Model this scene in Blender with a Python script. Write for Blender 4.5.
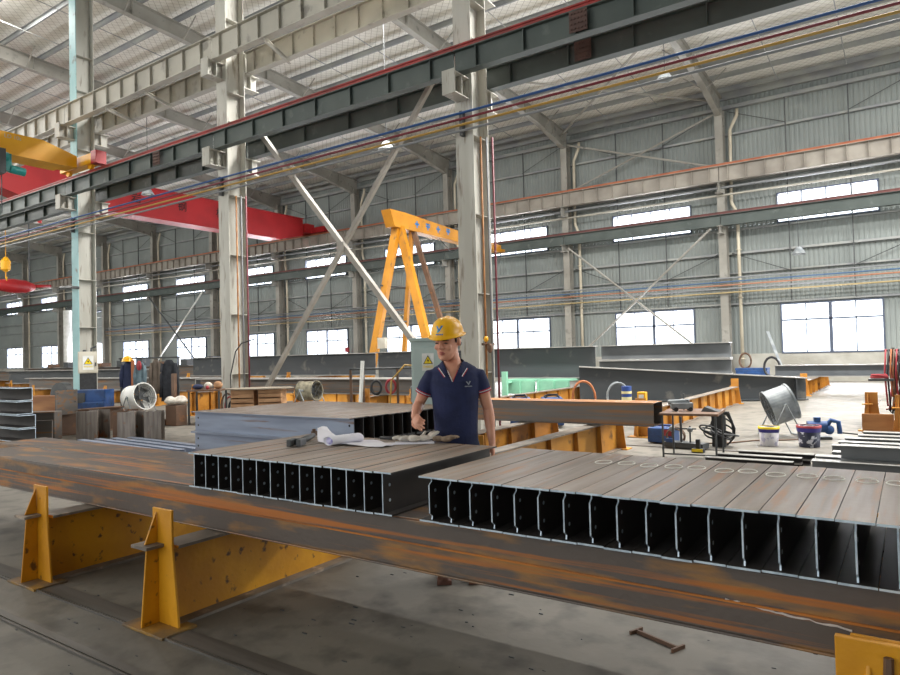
import bpy, bmesh, math, random
from mathutils import Vector, Matrix, Euler
R = math.radians
scn = bpy.context.scene
for o in list(bpy.data.objects): bpy.data.objects.remove(o)
C = scn.collection
rnd = random.Random(7)

# ------------------------------------------------------------------ camera
cam_d = bpy.data.cameras.new('camera'); cam = bpy.data.objects.new('camera', cam_d); C.objects.link(cam)
cam_d.sensor_fit = 'HORIZONTAL'; cam_d.sensor_width = 36.0; cam_d.lens = 668.0/900*36
cam_d.clip_end = 400; cam_d.clip_start = 0.05
cam.matrix_world = Matrix(((0.82308493, 0.03521446, 0.5668255, 0), (0.56732934, -0.00554042, -0.82347236, 0),
                           (-0.02585768, 0.99936442, -0.02453843, 1.6), (0, 0, 0, 1)))
scn.camera = cam

# ------------------------------------------------------------------ world, lights, exposure
scn.view_settings.view_transform = 'Standard'; scn.view_settings.look = 'None'
scn.view_settings.gamma = 1; scn.view_settings.use_curve_mapping = False
scn.view_settings.exposure = 0.17
w = bpy.data.worlds.new('sky'); scn.world = w; w.use_nodes = True
wb = w.node_tree.nodes['Background']; wb.inputs[0].default_value = (0.86, 0.93, 1.0, 1); wb.inputs[1].default_value = 3.0

def area(name, loc, rot, sx, sy, power, col=(1, 1, 1)):
    l = bpy.data.lights.new(name, 'AREA'); l.shape = 'RECTANGLE'; l.size = sx; l.size_y = sy
    l.energy = power; l.color = col
    o = bpy.data.objects.new(name, l); C.objects.link(o); o.location = loc; o.rotation_euler = rot
    return o
SKY = (1.0, 0.985, 0.95)
# daylight coming in at the roof's translucent strips and windows, plus added unseen fill lights
area('roof_skylight_and_fill', (-4, 15.9, 13.75), (0, 0, 0), 24, 1.3, 7200, SKY)
area('roof_skylight_and_fill', (-52, 6.2, 14.3), (0, 0, 0), 36, 1.6, 6500, SKY)  # added out-of-view strip filling the left part of the near bay
area('roof_skylight_and_fill', (9, 24.0, 13.2), (0, 0, 0), 12, 3.0, 4000, SKY)  # added strip beyond the right edge to light the far bay
area('roof_skylight_and_fill', (-26.3, 10.9, 14.68), (0, 0, 0), 2.2, .8, 500, SKY)
area('upper_fill_light', (-46, -11.5, 10.5), (R(104), 0, 0), 64, 3.0, 6000, SKY)  # added fill for roof and upper beams; no window band in that wall
area('roof_skylight_and_fill', (-60, -3.0, 14.8), (0, 0, 0), 40, 1.6, 2500, SKY)  # another added out-of-view strip over the near bay
area('low_fill_light', (18, 18, 4.5), (0, R(90), 0), 8, 16, 1500, (0.93, 0.97, 1))  # added fill from the right end, where the wall is closed
area('low_fill_light', (-16, -11.4, 4.5), (R(90), 0, 0), 40, 6, 1500, (0.93, 0.97, 1))  # added fill from behind the camera; the wall there has no opening

# ------------------------------------------------------------------ materials
def lin(c):
    if isinstance(c, str): c = [int(c[i:i+2], 16)/255 for i in (0, 2, 4)]
    return tuple(((x+0.055)/1.055)**2.4 if x > 0.04045 else x/12.92 for x in c) + (1,)
MATS = {}
def M(name, c1, c2=None, scale=3.0, rough=0.6, metal=0.0, stretch=(1, 1, 1), lo=0.4, hi=0.62, c3=None, s3=12, lo3=0.6, hi3=0.72, st3=(1, 1, 1), bump=0.0, bs=30, emit=0):
    if name in MATS: return MATS[name]
    m = bpy.data.materials.new(name); m.use_nodes = True; MATS[name] = m
    nt = m.node_tree; N = nt.nodes; L = nt.links; b = N['Principled BSDF']
    b.inputs['Roughness'].default_value = rough; b.inputs['Metallic'].default_value = metal
    b.inputs['Base Color'].default_value = lin(c1)
    tc = N.new('ShaderNodeTexCoord'); oi = N.new('ShaderNodeObjectInfo')
    mul = N.new('ShaderNodeMath'); mul.operation = 'MULTIPLY'; mul.inputs[1].default_value = 37.0
    L.new(oi.outputs['Random'], mul.inputs[0])
    add = N.new('ShaderNodeVectorMath'); add.operation = 'ADD'
    L.new(tc.outputs['Object'], add.inputs[0]); L.new(mul.outputs[0], add.inputs[1])
    def noise(sc, st, det=5):
        mp = N.new('ShaderNodeMapping'); mp.inputs['Scale'].default_value = st; L.new(add.outputs[0], mp.inputs['Vector'])
        n = N.new('ShaderNodeTexNoise'); n.inputs['Scale'].default_value = sc; n.inputs['Detail'].default_value = det
        L.new(mp.outputs[0], n.inputs['Vector']); return n
    def ramp(n, a, z):
        r = N.new('ShaderNodeMapRange'); r.inputs[1].default_value = a; r.inputs[2].default_value = z
        L.new(n.outputs[0], r.inputs[0]); return r
    last = None
    if c2:
        r = ramp(noise(scale, stretch), lo, hi)
        mx = N.new('ShaderNodeMix'); mx.data_type = 'RGBA'
        mx.inputs[6].default_value = lin(c1); mx.inputs[7].default_value = lin(c2)
        L.new(r.outputs[0], mx.inputs[0]); last = mx.outputs[2]
    if c3:
        r = ramp(noise(s3, st3, 8), lo3, hi3)
        mx = N.new('ShaderNodeMix'); mx.data_type = 'RGBA'
        mx.inputs[6].default_value = lin(c1); mx.inputs[7].default_value = lin(c3)
        if last: L.new(last, mx.inputs[6])
        L.new(r.outputs[0], mx.inputs[0]); last = mx.outputs[2]
    if last: L.new(last, b.inputs['Base Color'])
    if bump:
        n = noise(bs, (1, 1, 1)); bp = N.new('ShaderNodeBump'); bp.inputs['Strength'].default_value = bump; bp.inputs['Distance'].default_value = 0.01
        L.new(n.outputs[0], bp.inputs['Height']); L.new(bp.outputs[0], b.inputs['Normal'])
    if emit:
        b.inputs['Emission Color'].default_value = lin(c1); b.inputs['Emission Strength'].default_value = emit
    return m

m_conc = M('concrete_floor', '807a70', '6d6961', 0.8, 0.6, lo=.38, hi=.62, c3='56524c', s3=4.5, lo3=.48, hi3=.72, bump=.5, bs=9)
m_plinth = M('plastered_plinth', 'b2b0a8', '9c998f', 1.0, 0.85)
m_sheet = M('corrugated_sheet', '8a908d', '808684', 0.3, 0.75, c3='7c8280', s3=.8)
m_wcol = M('wall_column_grey', '9d9a92', '8b8880', .8, .6, c3='777570', s3=3)
m_roof = M('roof_insulation', 'efece4', 'e0ddd4', .5, 0.7)
m_purlin = M('purlin_steel', '989a96', '85878a', 1, 0.6)
m_grey = M('light_grey_painted_steel', 'b4b0a4', 'a29e93', .8, 0.55, c3='8c8880', s3=3, lo3=.6)
m_col = M('column_paint', 'b9b7ae', 'a5a298', .6, 0.6, stretch=(3, 3, .5), c3='7e7468', s3=2.5, lo3=.58, st3=(4, 4, .6))
m_colb = M('teal_front_flange', '8fb3b4', '7fa3a6', 1, 0.6, c3='6e6b62', s3=3)
m_dark = M('dark_teal_steel', '4b5450', '3f4845', 1.0, 0.55, c3='5b635f', s3=3)
m_farbeam = M('far_crane_steel', 'a39c92', '8e877e', 1, 0.6)
m_redrail2 = M('dull_red_rail', '6a3c38', '5a3230', 2, .6)
m_redrail = M('red_rail', '9a2c28', '7a2824', 2, .5)
m_orail = M('orange_rail', 'b8704c', 'a55c3e', 2, .5)
m_winf = M('window_frame_blue_grey', '4d5566', rough=.5)
m_red = M('red_crane_paint', 'ae2226', '9c1c20', .6, .45)
m_yelc = M('yellow_crane_paint', 'f0b010', 'e09e08', .7, .45)
m_yel = M('yellow_trestle_paint', 'dc9a12', 'c2820c', 2.2, .5, c3='63431e', s3=13, lo3=.62, hi3=.69, bump=.25)
m_yel2 = M('orange_trestle_paint', 'c68a30', 'a66d26', 1.5, .55, c3='6a4a28', s3=5, lo3=.6)
m_flange = M('worn_flange_steel', '857b70', '6b6259', 4, .55, c3='a89684', s3=9)
m_rustbeam = M('hot_rolled_steel_with_rust', '5f554e', 'a0733f', 5.0, .5, .2, (.45, 1.6, 2.4), .5, .68, c3='b06a30', s3=1.4, lo3=.55, hi3=.66, st3=(.35, 12, 22), bump=.3, bs=22)
m_plate = M('hot_rolled_plate', '93867a', '776a5e', 1.6, .5, .15, (9, .6, 1), lo=.35, hi=.65, c3='9a6a44', s3=4, lo3=.54, hi3=.74, st3=(6, .5, 1), bump=.08)
m_cut = M('flame_cut_edge', 'd4e2ec', 'b0c0cc', 20, .35, .4)
m_bluegrey = M('blue_grey_mill_steel', '929cae', '7d8596', 1.5, .45, .3, (.6, 5, 5), c3='7b5f4e', s3=2.2, lo3=.6, st3=(.5, 6, 8))
m_gird = M('dark_plate_girder', '484b4e', '3f4346', .8, .55, .2, (.5, 1, 2), c3='6f6d68', s3=2)
m_gird2 = M('brownish_girder', '6b6763', '5b5652', .8, .5, .2, (.4, 1, 5), c3='86603f', s3=2, lo3=.52, hi3=.66, st3=(.3, 4, 9))
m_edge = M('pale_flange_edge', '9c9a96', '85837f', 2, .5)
m_brown = M('rusty_brown_steel', '6f5442', '5d4636', 1.3, .6, .1, (1, 1, 2), c3='9a6236', s3=3)
m_orange_rust = M('orange_rust_steel', 'b07b48', '8f5d34', 1.6, .6, 0, (.5, 2, 3))
m_black = M('black_rubber', '1d1e20', '2a2b2e', 10, .6)
m_dgrey = M('dark_grey_metal', '3d4042', '4b4d4e', 4, .5)
m_galv = M('galvanised_sheet', '9da2a4', '7e8488', 5, .5, .0, c3='7a7c7c', s3=6)
m_white = M('white_paint', 'e4e4e0', 'd2d2cc', 3, .5)
m_cab = M('cabinet_grey_green', 'b5c4bf', 'a9b8b3', 1, .45)
m_cab2 = M('cabinet_beige', 'cfc9ba', 'b9b2a2', 2, .5)
m_warn = M('warning_yellow', 'f0d014', rough=.4)
m_ink = M('black_ink', '101010', rough=.5)
m_green = M('mint_green_paint', '93cdb0', '82bba0', 2, .5)
m_blue = M('blue_machine_paint', '28518c', '1f4070', 4, .45, c3='26333f', s3=9)
m_teal = M('teal_motor', '1f8a86', '17706d', 4, .4)
m_wood = M('raw_timber', 'b98f68', '9a7250', 3, .7, 0, (1, 1, 6))
m_cloth_n = M('navy_cloth', '28304e', '222a45', 8, .85, bump=.2, bs=60)
m_cloth_d = M('dark_cloth', '24262c', '32343a', 8, .9)
m_cloth_b = M('blue_grey_cloth', '6d8088', '5b6c74', 6, .9)
m_cloth_br = M('brown_cloth', '5b5148', '6c6055', 6, .9)
m_skin = M('skin', 'd49a7e', 'c88a70', 12, .5)
m_lips = M('lips', 'b0605a', rough=.45)
m_hair = M('black_hair', '16130f', rough=.5)
m_shirt = M('navy_polo', '20284e', '1b2244', 10, .85, bump=.3, bs=40)
m_trim_r = M('red_piping', 'c03040', rough=.7)
m_trim_w = M('white_piping', 'e8e8ea', rough=.7)
m_helm = M('yellow_helmet', 'f2b408', 'e2a206', 6, .32, c3='8a6a20', s3=16, lo3=.72, hi3=.8)
m_gan = M('gantry_orange_yellow', 'c8871a', 'b27512', 1, .5, c3='8a6430', s3=4, lo3=.62)
m_logo_b = M('logo_blue', '2f78b8', rough=.4); m_logo_g = M('logo_green', '4fae9a', rough=.4); m_logo_s = M('logo_silver', '8f939c', rough=.5)
m_paper = M('paper', 'eceaf0', 'dfdde8', 5, .8)
m_print = M('printed_purple', '8d86b8', 'c9c5e0', 40, .8)
m_glove = M('cotton_glove', 'd8d2c8', 'bdb4a6', 14, .95, bump=.4, bs=50)
m_glove2 = M('dirty_brown_glove', '8e7a66', '6f5e4e', 14, .95, bump=.4, bs=50)
m_pblue = M('pipe_blue', '1f4a80', rough=.45); m_pred = M('pipe_red', '6e2530', rough=.45); m_pyel = M('pipe_yellow', 'a8843c', rough=.45); m_pgrey = M('pipe_grey', '7a7c7e', rough=.45)
m_pvc = M('cream_pvc', 'c9c0ac', 'b6ac98', 1, .5)
m_chalk = M('chalk', 'f0ede6', rough=.9)
m_hose_r = M('red_hose', '9c3038', rough=.6); m_hose_o = M('orange_hose', 'b06a40', rough=.6)
m_bucket = M('white_bucket', 'dcd8dc', 'b8b4c8', 12, .4, lo=.52, hi=.56)
m_bucket2 = M('dark_bucket', '2a2e44', 'c8c8d0', 9, .4, lo=.55, hi=.59)
m_can = M('blue_can', '2a4a90', rough=.35)
m_canw = M('cream_label', 'e6dca8', rough=.5)

mg = bpy.data.materials.new('window_glass'); mg.use_nodes = True
nt = mg.node_tree; nt.nodes.remove(nt.nodes['Principled BSDF'])
t_ = nt.nodes.new('ShaderNodeBsdfTransparent'); g_ = nt.nodes.new('ShaderNodeBsdfGlossy'); x_ = nt.nodes.new('ShaderNodeMixShader')
g_.inputs['Roughness'].default_value = .05; x_.inputs[0].default_value = .06
nt.links.new(t_.outputs[0], x_.inputs[1]); nt.links.new(g_.outputs[0], x_.inputs[2]); nt.links.new(x_.outputs[0], nt.nodes['Material Output'].inputs[0])

# ------------------------------------------------------------------ mesh helpers
def BM(): return bmesh.new()
def box(bm, x0, x1, y0, y1, z0, z1, mi=0):
    v = [bm.verts.new(p) for p in ((x0, y0, z0), (x1, y0, z0), (x1, y1, z0), (x0, y1, z0), (x0, y0, z1), (x1, y0, z1), (x1, y1, z1), (x0, y1, z1))]
    for f in ((3, 2, 1, 0), (4, 5, 6, 7), (0, 1, 5, 4), (1, 2, 6, 5), (2, 3, 7, 6), (3, 0, 4, 7)):
        bm.faces.new([v[i] for i in f]).material_index = mi
def prism(bm, prof, p0, p1, up=(0, 0, 1), mi=0, cap=None):
    p0 = Vector(p0); p1 = Vector(p1); w = (p1-p0).normalized(); u = w.cross(Vector(up)).normalized(); v = u.cross(w)
    a = [bm.verts.new(p0+u*x+v*y) for x, y in prof]; b = [bm.verts.new(p1+u*x+v*y) for x, y in prof]
    n = len(prof)
    for i in range(n): bm.faces.new((a[i], a[(i+1) % n], b[(i+1) % n], b[i])).material_index = mi
    cm = mi if cap is None else cap
    bm.faces.new(a[::-1]).material_index = cm; bm.faces.new(b).material_index = cm
def H(w, h, tf, tw):
    w /= 2; t = tw/2
    return [(-w, 0), (w, 0), (w, tf), (t, tf), (t, h-tf), (w, h-tf), (w, h), (-w, h), (-w, h-tf), (-t, h-tf), (-t, tf), (-w, tf)]
def Rc(w, h): return [(-w/2, 0), (w/2, 0), (w/2, h), (-w/2, h)]
def Cp(w, h, t): return [(0, 0), (w, 0), (w, t), (t, t), (t, h-t), (w, h-t), (w, h), (0, h)]
def bar(bm, p0, p1, r, seg=8, mi=0): tube(bm, [p0, p1], r, seg, mi)
def tube(bm, pts, r, seg=8, mi=0, closed=False):
    pts = [Vector(p) for p in pts]; n = len(pts); rs = r if isinstance(r, (list, tuple)) else [r]*n
    rings = []; prev = None
    for i, p in enumerate(pts):
        if closed: d = (pts[(i+1) % n]-pts[i-1])
        else: d = pts[min(i+1, n-1)]-pts[max(i-1, 0)]
        if d.length < 1e-9: d = Vector((0, 0, 1))
        d.normalize()
        a = prev if prev is not None else (Vector((0, 0, 1)) if abs(d.z) < .9 else Vector((1, 0, 0)))
        u = (a-d*a.dot(d)); u = u.normalized() if u.length > 1e-6 else d.orthogonal().normalized(); prev = u; v = d.cross(u)
        rings.append([bm.verts.new(p+(u*math.cos(2*math.pi*k/seg)+v*math.sin(2*math.pi*k/seg))*rs[i]) for k in range(seg)])
    m = n if closed else n-1
    for i in range(m):
        A = rings[i]; B = rings[(i+1) % n]
        for k in range(seg): bm.faces.new((A[k], A[(k+1) % seg], B[(k+1) % seg], B[k])).material_index = mi
    if not closed:
        bm.faces.new(rings[0][::-1]).material_index = mi; bm.faces.new(rings[-1]).material_index = mi
def lathe(bm, prof, c=(0, 0, 0), axis=(0, 0, 1), seg=24, mi=0, caps=True):
    c = Vector(c); ax = Vector(axis).normalized(); u = ax.orthogonal().normalized(); v = ax.cross(u)
    rings = [[bm.verts.new(c+ax*z+(u*math.cos(2*math.pi*k/seg)+v*math.sin(2*math.pi*k/seg))*max(r, 1e-4)) for k in range(seg)] for r, z in prof]
    for A, B in zip(rings, rings[1:]):
        for k in range(seg): bm.faces.new((A[k], A[(k+1) % seg], B[(k+1) % seg], B[k])).material_index = mi
    if caps:
        bm.faces.new(rings[0][::-1]).material_index = mi; bm.faces.new(rings[-1]).material_index = mi
def ell(bm, c, rx, ry, rz, rot=None, seg=16, mi=0):
    m = Matrix.Translation(c) @ (rot.to_4x4() if rot else Matrix()) @ Matrix.Diagonal((rx, ry, rz, 1))
    g = bmesh.ops.create_uvsphere(bm, u_segments=seg, v_segments=seg//2+2, radius=1, matrix=m)
    for v in g['verts']:
        for f in v.link_faces: f.material_index = mi
def poly(bm, pts, th, nrm, mi=0):
    n = Vector(nrm).normalized()*th; a = [bm.verts.new(Vector(p)) for p in pts]; b = [bm.verts.new(Vector(p)+n) for p in pts]
    bm.faces.new(a[::-1]).material_index = mi; bm.faces.new(b).material_index = mi
    for i in range(len(a)): bm.faces.new((a[i], a[(i+1) % len(a)], b[(i+1) % len(a)], b[i])).material_index = mi
def O(name, bm, mats, parent=None, smooth=False, bevel=0, loc=None):
    bmesh.ops.recalc_face_normals(bm, faces=bm.faces[:])
    me = bpy.data.meshes.new(name); bm.to_mesh(me); bm.free()
    for m in (mats if isinstance(mats, (list, tuple)) else [mats]): me.materials.append(m)
    if smooth:
        for p in me.polygons: p.use_smooth = True
    o = bpy.data.objects.new(name, me); C.objects.link(o)
    if parent: o.parent = parent
    if loc: o.location = loc
    if bevel:
        b = o.modifiers.new('bevel', 'BEVEL'); b.width = bevel; b.segments = 2; b.limit_method = 'ANGLE'
    return o
def T(o, label, cat, group=None):
    o['label'] = label; o['category'] = cat
    if group: o['group'] = group
    return o
def E(name, label, cat, loc=(0, 0, 0), rz=0, group=None):
    o = bpy.data.objects.new(name, None); C.objects.link(o); o.location = loc; o.rotation_euler = (0, 0, rz); o.empty_display_size = .1
    return T(o, label, cat, group)
def S(name, bm, m, parent=None, **k):
    o = O(name, bm, m, parent, **k)
    if not parent: o['kind'] = 'structure'
    return o
def dup(o, loc=None, rz=None, label=None, parent=None):
    c = o.copy(); C.objects.link(c); c.parent = parent
    if loc is not None: c.location = loc
    if rz is not None: c.rotation_euler = (0, 0, rz)
    if label: c['label'] = label
    for ch in list(o.children): dup(ch, parent=c)
    return c
def text(name, body, size, mat, parent, loc, rot, ext=.002):
    d = bpy.data.curves.new(name, 'FONT'); d.body = body; d.size = size; d.extrude = ext; d.align_x = 'CENTER'; d.align_y = 'CENTER'
    d.materials.append(mat); o = bpy.data.objects.new(name, d); C.objects.link(o); me = bpy.data.meshes.new_from_object(o.evaluated_get(bpy.context.evaluated_depsgraph_get())); bpy.data.objects.remove(o)
    o = bpy.data.objects.new(name, me); C.objects.link(o); o.parent = parent; o.location = loc; o.rotation_euler = rot
    return o
ORD = 'first second third fourth fifth sixth seventh eighth ninth tenth eleventh twelfth thirteenth fourteenth fifteenth sixteenth seventeenth eighteenth nineteenth twentieth twenty-first twenty-second twenty-third twenty-fourth'.split()

# ================================================================== THE HALL
FX = [-6.93, -14.7, -22.3, -29.7, -37.1, -44.7, -52.8, -60.75, -69.1, -76.6, -84.6]   # columns of the far wall
CX = [-7.3, -15.05, -22.97, -30.7, -38.4, -46.2, -54.0, -61.8]                          # columns of the row between the bays
XL, XR, YN, YF = -88, 20, -12, 33
def zr(y): return 12.55+(33-y)*.062            # rafter underside
b = BM(); box(b, XL, XR, YN, YF+.4, -.3, 0); S('floor', b, m_conc)
WIN = [(-4.65, -.9), (-12.3, -8.5), (-20.0, -16.1), (-27.5, -23.7), (-34.8, -31.0), (-42.0, -38.3), (-50.2, -46.4), (-58.4, -54.5), (-73.8, -69.9), (-81.8, -77.9)]
UPW = WIN + [(-66.6, -62.9)]
DOOR = (-64.2, -61.2)
def ribbed(bm, x0, x1, z0, z1, y):
    p = .19; n = max(1, round((x1-x0)/p)); p = (x1-x0)/n
    xs = []
    for i in range(n):
        a = x0+i*p; xs += [(a, 0), (a+p*.3, 0), (a+p*.42, -.022), (a+p*.88, -.022)]
    xs.append((x1, 0))
    A = [bm.verts.new((x, y+d, z0)) for x, d in xs]; B = [bm.verts.new((x, y+d, z1)) for x, d in xs]
    for i in range(len(xs)-1): bm.faces.new((A[i], A[i+1], B[i+1], B[i]))
b = BM()
def bandfill(z0, z1, holes):
    x = XL
    for a, c in sorted(holes):
        ribbed(b, x, a, z0, z1, YF); x = c
    ribbed(b, x, XR, z0, z1, YF)
bandfill(1.25, 3.4, WIN+[DOOR]); bandfill(3.4, 6.4, [DOOR]); bandfill(6.4, 7.13, []); bandfill(7.13, 8.37, UPW); bandfill(8.37, 13.62, [])
box(b, XL, XR, YF+.3, YF+.32, 8.4, 13.62); box(b, XL, XR, YF+.3, YF+.32, 3.45, 7.1)
S('wall_back', b, m_sheet)
b = BM(); box(b, XL, DOOR[0], YF-.08, YF+.2, 0, 1.25); box(b, DOOR[1], XR, YF-.08, YF+.2, 0, 1.25); S('wall_back_plinth', b, m_plinth)
b = BM(); box(b, XL-.2, XL, YN, YF, 0, 16); S('wall_left', b, m_sheet)
b = BM(); box(b, XR, XR+.2, YN, YF, 0, 16); S('wall_right', b, m_sheet)
b = BM(); box(b, XL, XR, YN-.2, YN, 0, 16); S('wall_front', b, m_sheet)
# roof lining with the fine mesh that carries the insulation
b = BM()
poly(b, [(XL, YF+.5, zr(YF)+.95), (XR, YF+.5, zr(YF)+.95), (XR, YN-.3, zr(YN)+.95), (XL, YN-.3, zr(YN)+.95)], .08, (0, 0, 1))
mr = m_roof; nt = mr.node_tree
tc = nt.nodes.new('ShaderNodeTexCoord'); mp = nt.nodes.new('ShaderNodeMapping'); mp.inputs['Rotation'].default_value = (0, 0, R(45))
ck = nt.nodes.new('ShaderNodeTexBrick'); ck.offset = 0; ck.inputs['Scale'].default_value = 1; ck.inputs['Brick Width'].default_value = .22; ck.inputs['Row Height'].default_value = .22; ck.inputs['Mortar Size'].default_value = .008
ck.inputs['Color1'].default_value = ck.inputs['Color2'].default_value = (1, 1, 1, 1); ck.inputs['Mortar'].default_value = (.55, .53, .5, 1)
mx = nt.nodes.new('ShaderNodeMix'); mx.data_type = 'RGBA'; mx.blend_type = 'MULTIPLY'; mx.inputs[0].default_value = 1
bs = nt.nodes['Principled BSDF']; src = bs.inputs['Base Color'].links[0].from_socket
nt.links.new(tc.outputs['Object'], mp.inputs[0]); nt.links.new(mp.outputs[0], ck.inputs['Vector']); nt.links.new(src, mx.inputs[6]); nt.links.new(ck.outputs['Color'], mx.inputs[7]); nt.links.new(mx.outputs[2], bs.inputs['Base Color'])
S('ceiling', b, mr)

# windows
def window(n, x0, x1, z0, z1, upper):
    b = BM(); y0, y1 = YF-.1, YF+.02; f = .07
    box(b, x0-f, x1+f, y0, y1, z0-f, z0); box(b, x0-f, x1+f, y0, y1, z1, z1+f); box(b, x0-f, x0, y0, y1, z0, z1); box(b, x1, x1+f, y0, y1, z0, z1)
    w4 = (x1-x0)/4
    for k in (1, 2, 3):
        h = .07 if (k == 2 and not upper) else .022
        box(b, x0+w4*k-h, x0+w4*k+h, y0+.02, y1-.02, z0, z1)
    if not upper: box(b, x0, x1, y0+.02, y1-.02, z1-.72, z1-.65)
    fr = S('window_%d' % n, b, m_winf)
    g = BM(); box(g, x0, x1, YF-.03, YF-.02, z0, z1); O('window_glass', g, mg, fr)
    area('window_daylight', ((x0+x1)/2, YF+.25, (z0+z1)/2), (R(-104), 0, 0), x1-x0, z1-z0, 82*(x1-x0)*(z1-z0), (.92, .94, 1))
n = 1
for a, c in WIN: window(n, a, c, 1.3, 3.4, False); n += 1
for a, c in UPW: window(n, a, c, 7.13, 8.37, True); n += 1
b = BM(); box(b, DOOR[0]-.1, DOOR[0], YF-.1, YF+.1, 0, 6.4); box(b, DOOR[1], DOOR[1]+.1, YF-.1, YF+.1, 0, 6.4); box(b, DOOR[0]-.1, DOOR[1]+.1, YF-.1, YF+.1, 6.4, 6.55)
S('door_1', b, m_winf)
area('door_daylight', (sum(DOOR)/2, YF+.3, 3.2), (R(-90), 0, 0), 3, 6.4, 1200, (.92, .94, 1))
# wall rails (girts) and eave strip
for i, (z, h, d) in enumerate(((3.52, .08, .1), (4.95, .07, .1), (5.85, .1, .14), (6.95, .07, .1), (9.2, .1, .14), (11.4, .1, .14), (12.62, .16, .2), (13.1, .5, .12))):
    b = BM(); x = XL
    box(b, XL, XR, YF-.06-d, YF-.06, z, z+h); S('trim_%d' % (i+1), b, m_purlin)

# rafters, purlins
bay = lambda k: 'over the %s far-wall column from the right' % ORD[k]
for k, x in enumerate(FX[:10]):
    b = BM()
    ys = [YF-.25, 29.5, 25, YN+1]; ds = [.95, .55, .5, .5]
    tw = .02
    for (ya, da), (yb, db) in zip(zip(ys, ds), list(zip(ys, ds))[1:]):
        za, zb = zr(ya), zr(yb)
        ta, tb = za+.62, zb+.62
        ba, bb_ = ta-da-.05, tb-db-.05
        poly(b, [(x-.01, ya, ba), (x-.01, yb, bb_), (x-.01, yb, tb), (x-.01, ya, ta)], .02, (1, 0, 0))
        poly(b, [(x-.13, ya, ba), (x+.13, ya, ba), (x+.13, yb, bb_), (x-.13, yb, bb_)], .025, (0, 0, -1))
        poly(b, [(x-.13, ya, ta), (x+.13, ya, ta), (x+.13, yb, tb), (x-.13, yb, tb)], .025, (0, 0, -1))
    y = 31
    while y > YN+2:
        z = zr(y); box(b, x-.12, x+.12, y-.006, y+.006, z+.08, z+.58); y -= 3
    rf = T(O('roof_rafter', b, m_wcol), 'pale grey roof rafter %s' % bay(k), 'rafter', 'roof rafters')
    if k < 6:
        for y in (30, 27, 24, 21, 18, 15, 12.7):
            z = zr(y)
            for s in (-1, 1): b = BM(); bar(b, (x+s*.06, y, z+.03), (x+s*.9, y, z+.72), .025, 6); O('fly_brace', b, m_wcol, rf)
y = 32.2; i = 0
while y > 0:
    z = zr(y)+.64
    b = BM(); prism(b, [(-.035, 0), (.035, 0), (.035, .02), (-.015, .02), (-.015, .2), (.035, .2), (.035, .22), (-.035, .22)], (XL+1, y, z), (XR-1, y, z))
    if i < 24: T(O('roof_purlin', b, m_purlin), 'long grey roof purlin, %s counted from the far wall' % ORD[i], 'purlin', 'roof purlins')
    else: b.free()
    y -= 1.45; i += 1
# sag rods under the roof
b = BM()
for k in range(9):
    for q in (1, 2):
        x = FX[0]-7.75*k+7.75*q/3
        tube(b, [(x, YF-1, zr(YF)+.6), (x, 2, zr(2)+.6)], .018, 5)
o = T(O('tie_rod', b, m_purlin), 'thin steel tie rods strung between the roof purlins', 'rods'); o['kind'] = 'stuff'
# roof wind bracing
for (xa, ya, xb, yb, l) in ((FX[0], 32, FX[1], 24, 'falling to the right'), (FX[1], 32, FX[0], 24, 'falling to the left')):
    b = BM(); bar(b, (xa, ya, zr(ya)+.2), (xb, yb, zr(yb)+.2), .05, 8)
    T(O('roof_brace', b, m_wcol), 'round diagonal roof brace near the far eave, %s' % l, 'brace')

# columns of the far wall
for k, x in enumerate(FX[:10]):
    e = E('wall_column', 'grey steel column of the far wall, %s from the right' % ORD[k], 'column', (x, 32.55, 0), 0, 'columns of the far wall')
    b = BM(); prism(b, H(.34, .5, .02, .014), (0, -.5+.25, 0), (0, -.5+.25, 12.6), up=(0, 1, 0)); O('shaft', b, m_wcol, e)
    b = BM(); prism(b, H(.3, .5, .02, .014), (0, -.25, 8.6), (0, -.75, 8.6)); box(b, -.15, .15, -.26, -.24, 8.4, 9.2); O('corbel', b, m_wcol, e)
    b = BM(); prism(b, H(.24, .35, .02, .014), (0, -.25, 6.75), (0, -.75, 6.75)); O('corbel', b, m_wcol, e)
    # rain pipe right of the column
    b = BM(); tube(b, [(.75, .1, 12.5), (.75, .05, 12.2), (.42, .12, 11.6), (.36, .2, 8.4), (.38, .2, 8.2), (.62, .1, 7.7), (.62, .1, .0)], .075, 10)
    for z in (1, 3.8, 6): box(b, .52, .72, -.0, .2, z, z+.05)
    T(O('rain_pipe', b, m_pvc, loc=(x, 32.55, 0), smooth=True), 'cream rain pipe with offsets beside the %s far-wall column from the right' % ORD[k], 'pipe', 'rain pipes on the far wall')
# crane runways on the far wall
def runway(xs, y, z, h, wf, mat, lab, group, step=.75, rib=True, ribs=1):
    proto = {}
    for k in range(len(xs)-1):
        L = xs[k]-xs[k+1]-.03; key = round(L, 1)
        if key not in proto:
            b = BM(); prism(b, H(wf, h, .02, .014), (-L/2, 0, 0), (L/2, 0, 0))
            if rib:
                n = int(L/step)
                for i in range(n): box(b, -L/2+(i+.5)*L/n-.008, -L/2+(i+.5)*L/n+.008, -wf/2+.02, wf/2-.02, .02, h-.02)
            proto[key] = O('crane_runway_beam', b, mat); o = proto[key]
        else: o = proto[key].copy(); C.objects.link(o)
        o.location = ((xs[k]+xs[k+1])/2, y, z); T(o, lab % ORD[k], 'beam', group)
def rail(name, x0, x1, y, z, mat, lab):
    b = BM(); prism(b, [(-.06, 0), (.06, 0), (.06, .02), (.015, .03), (.015, .09), (.035, .1), (.035, .13), (-.035, .13), (-.035, .1), (-.015, .09), (-.015, .03), (-.06, .02)], (x0, y, z), (x1, y, z))
    T(O(name, b, mat), lab, 'rail')
fx = [8.6]+FX
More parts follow.
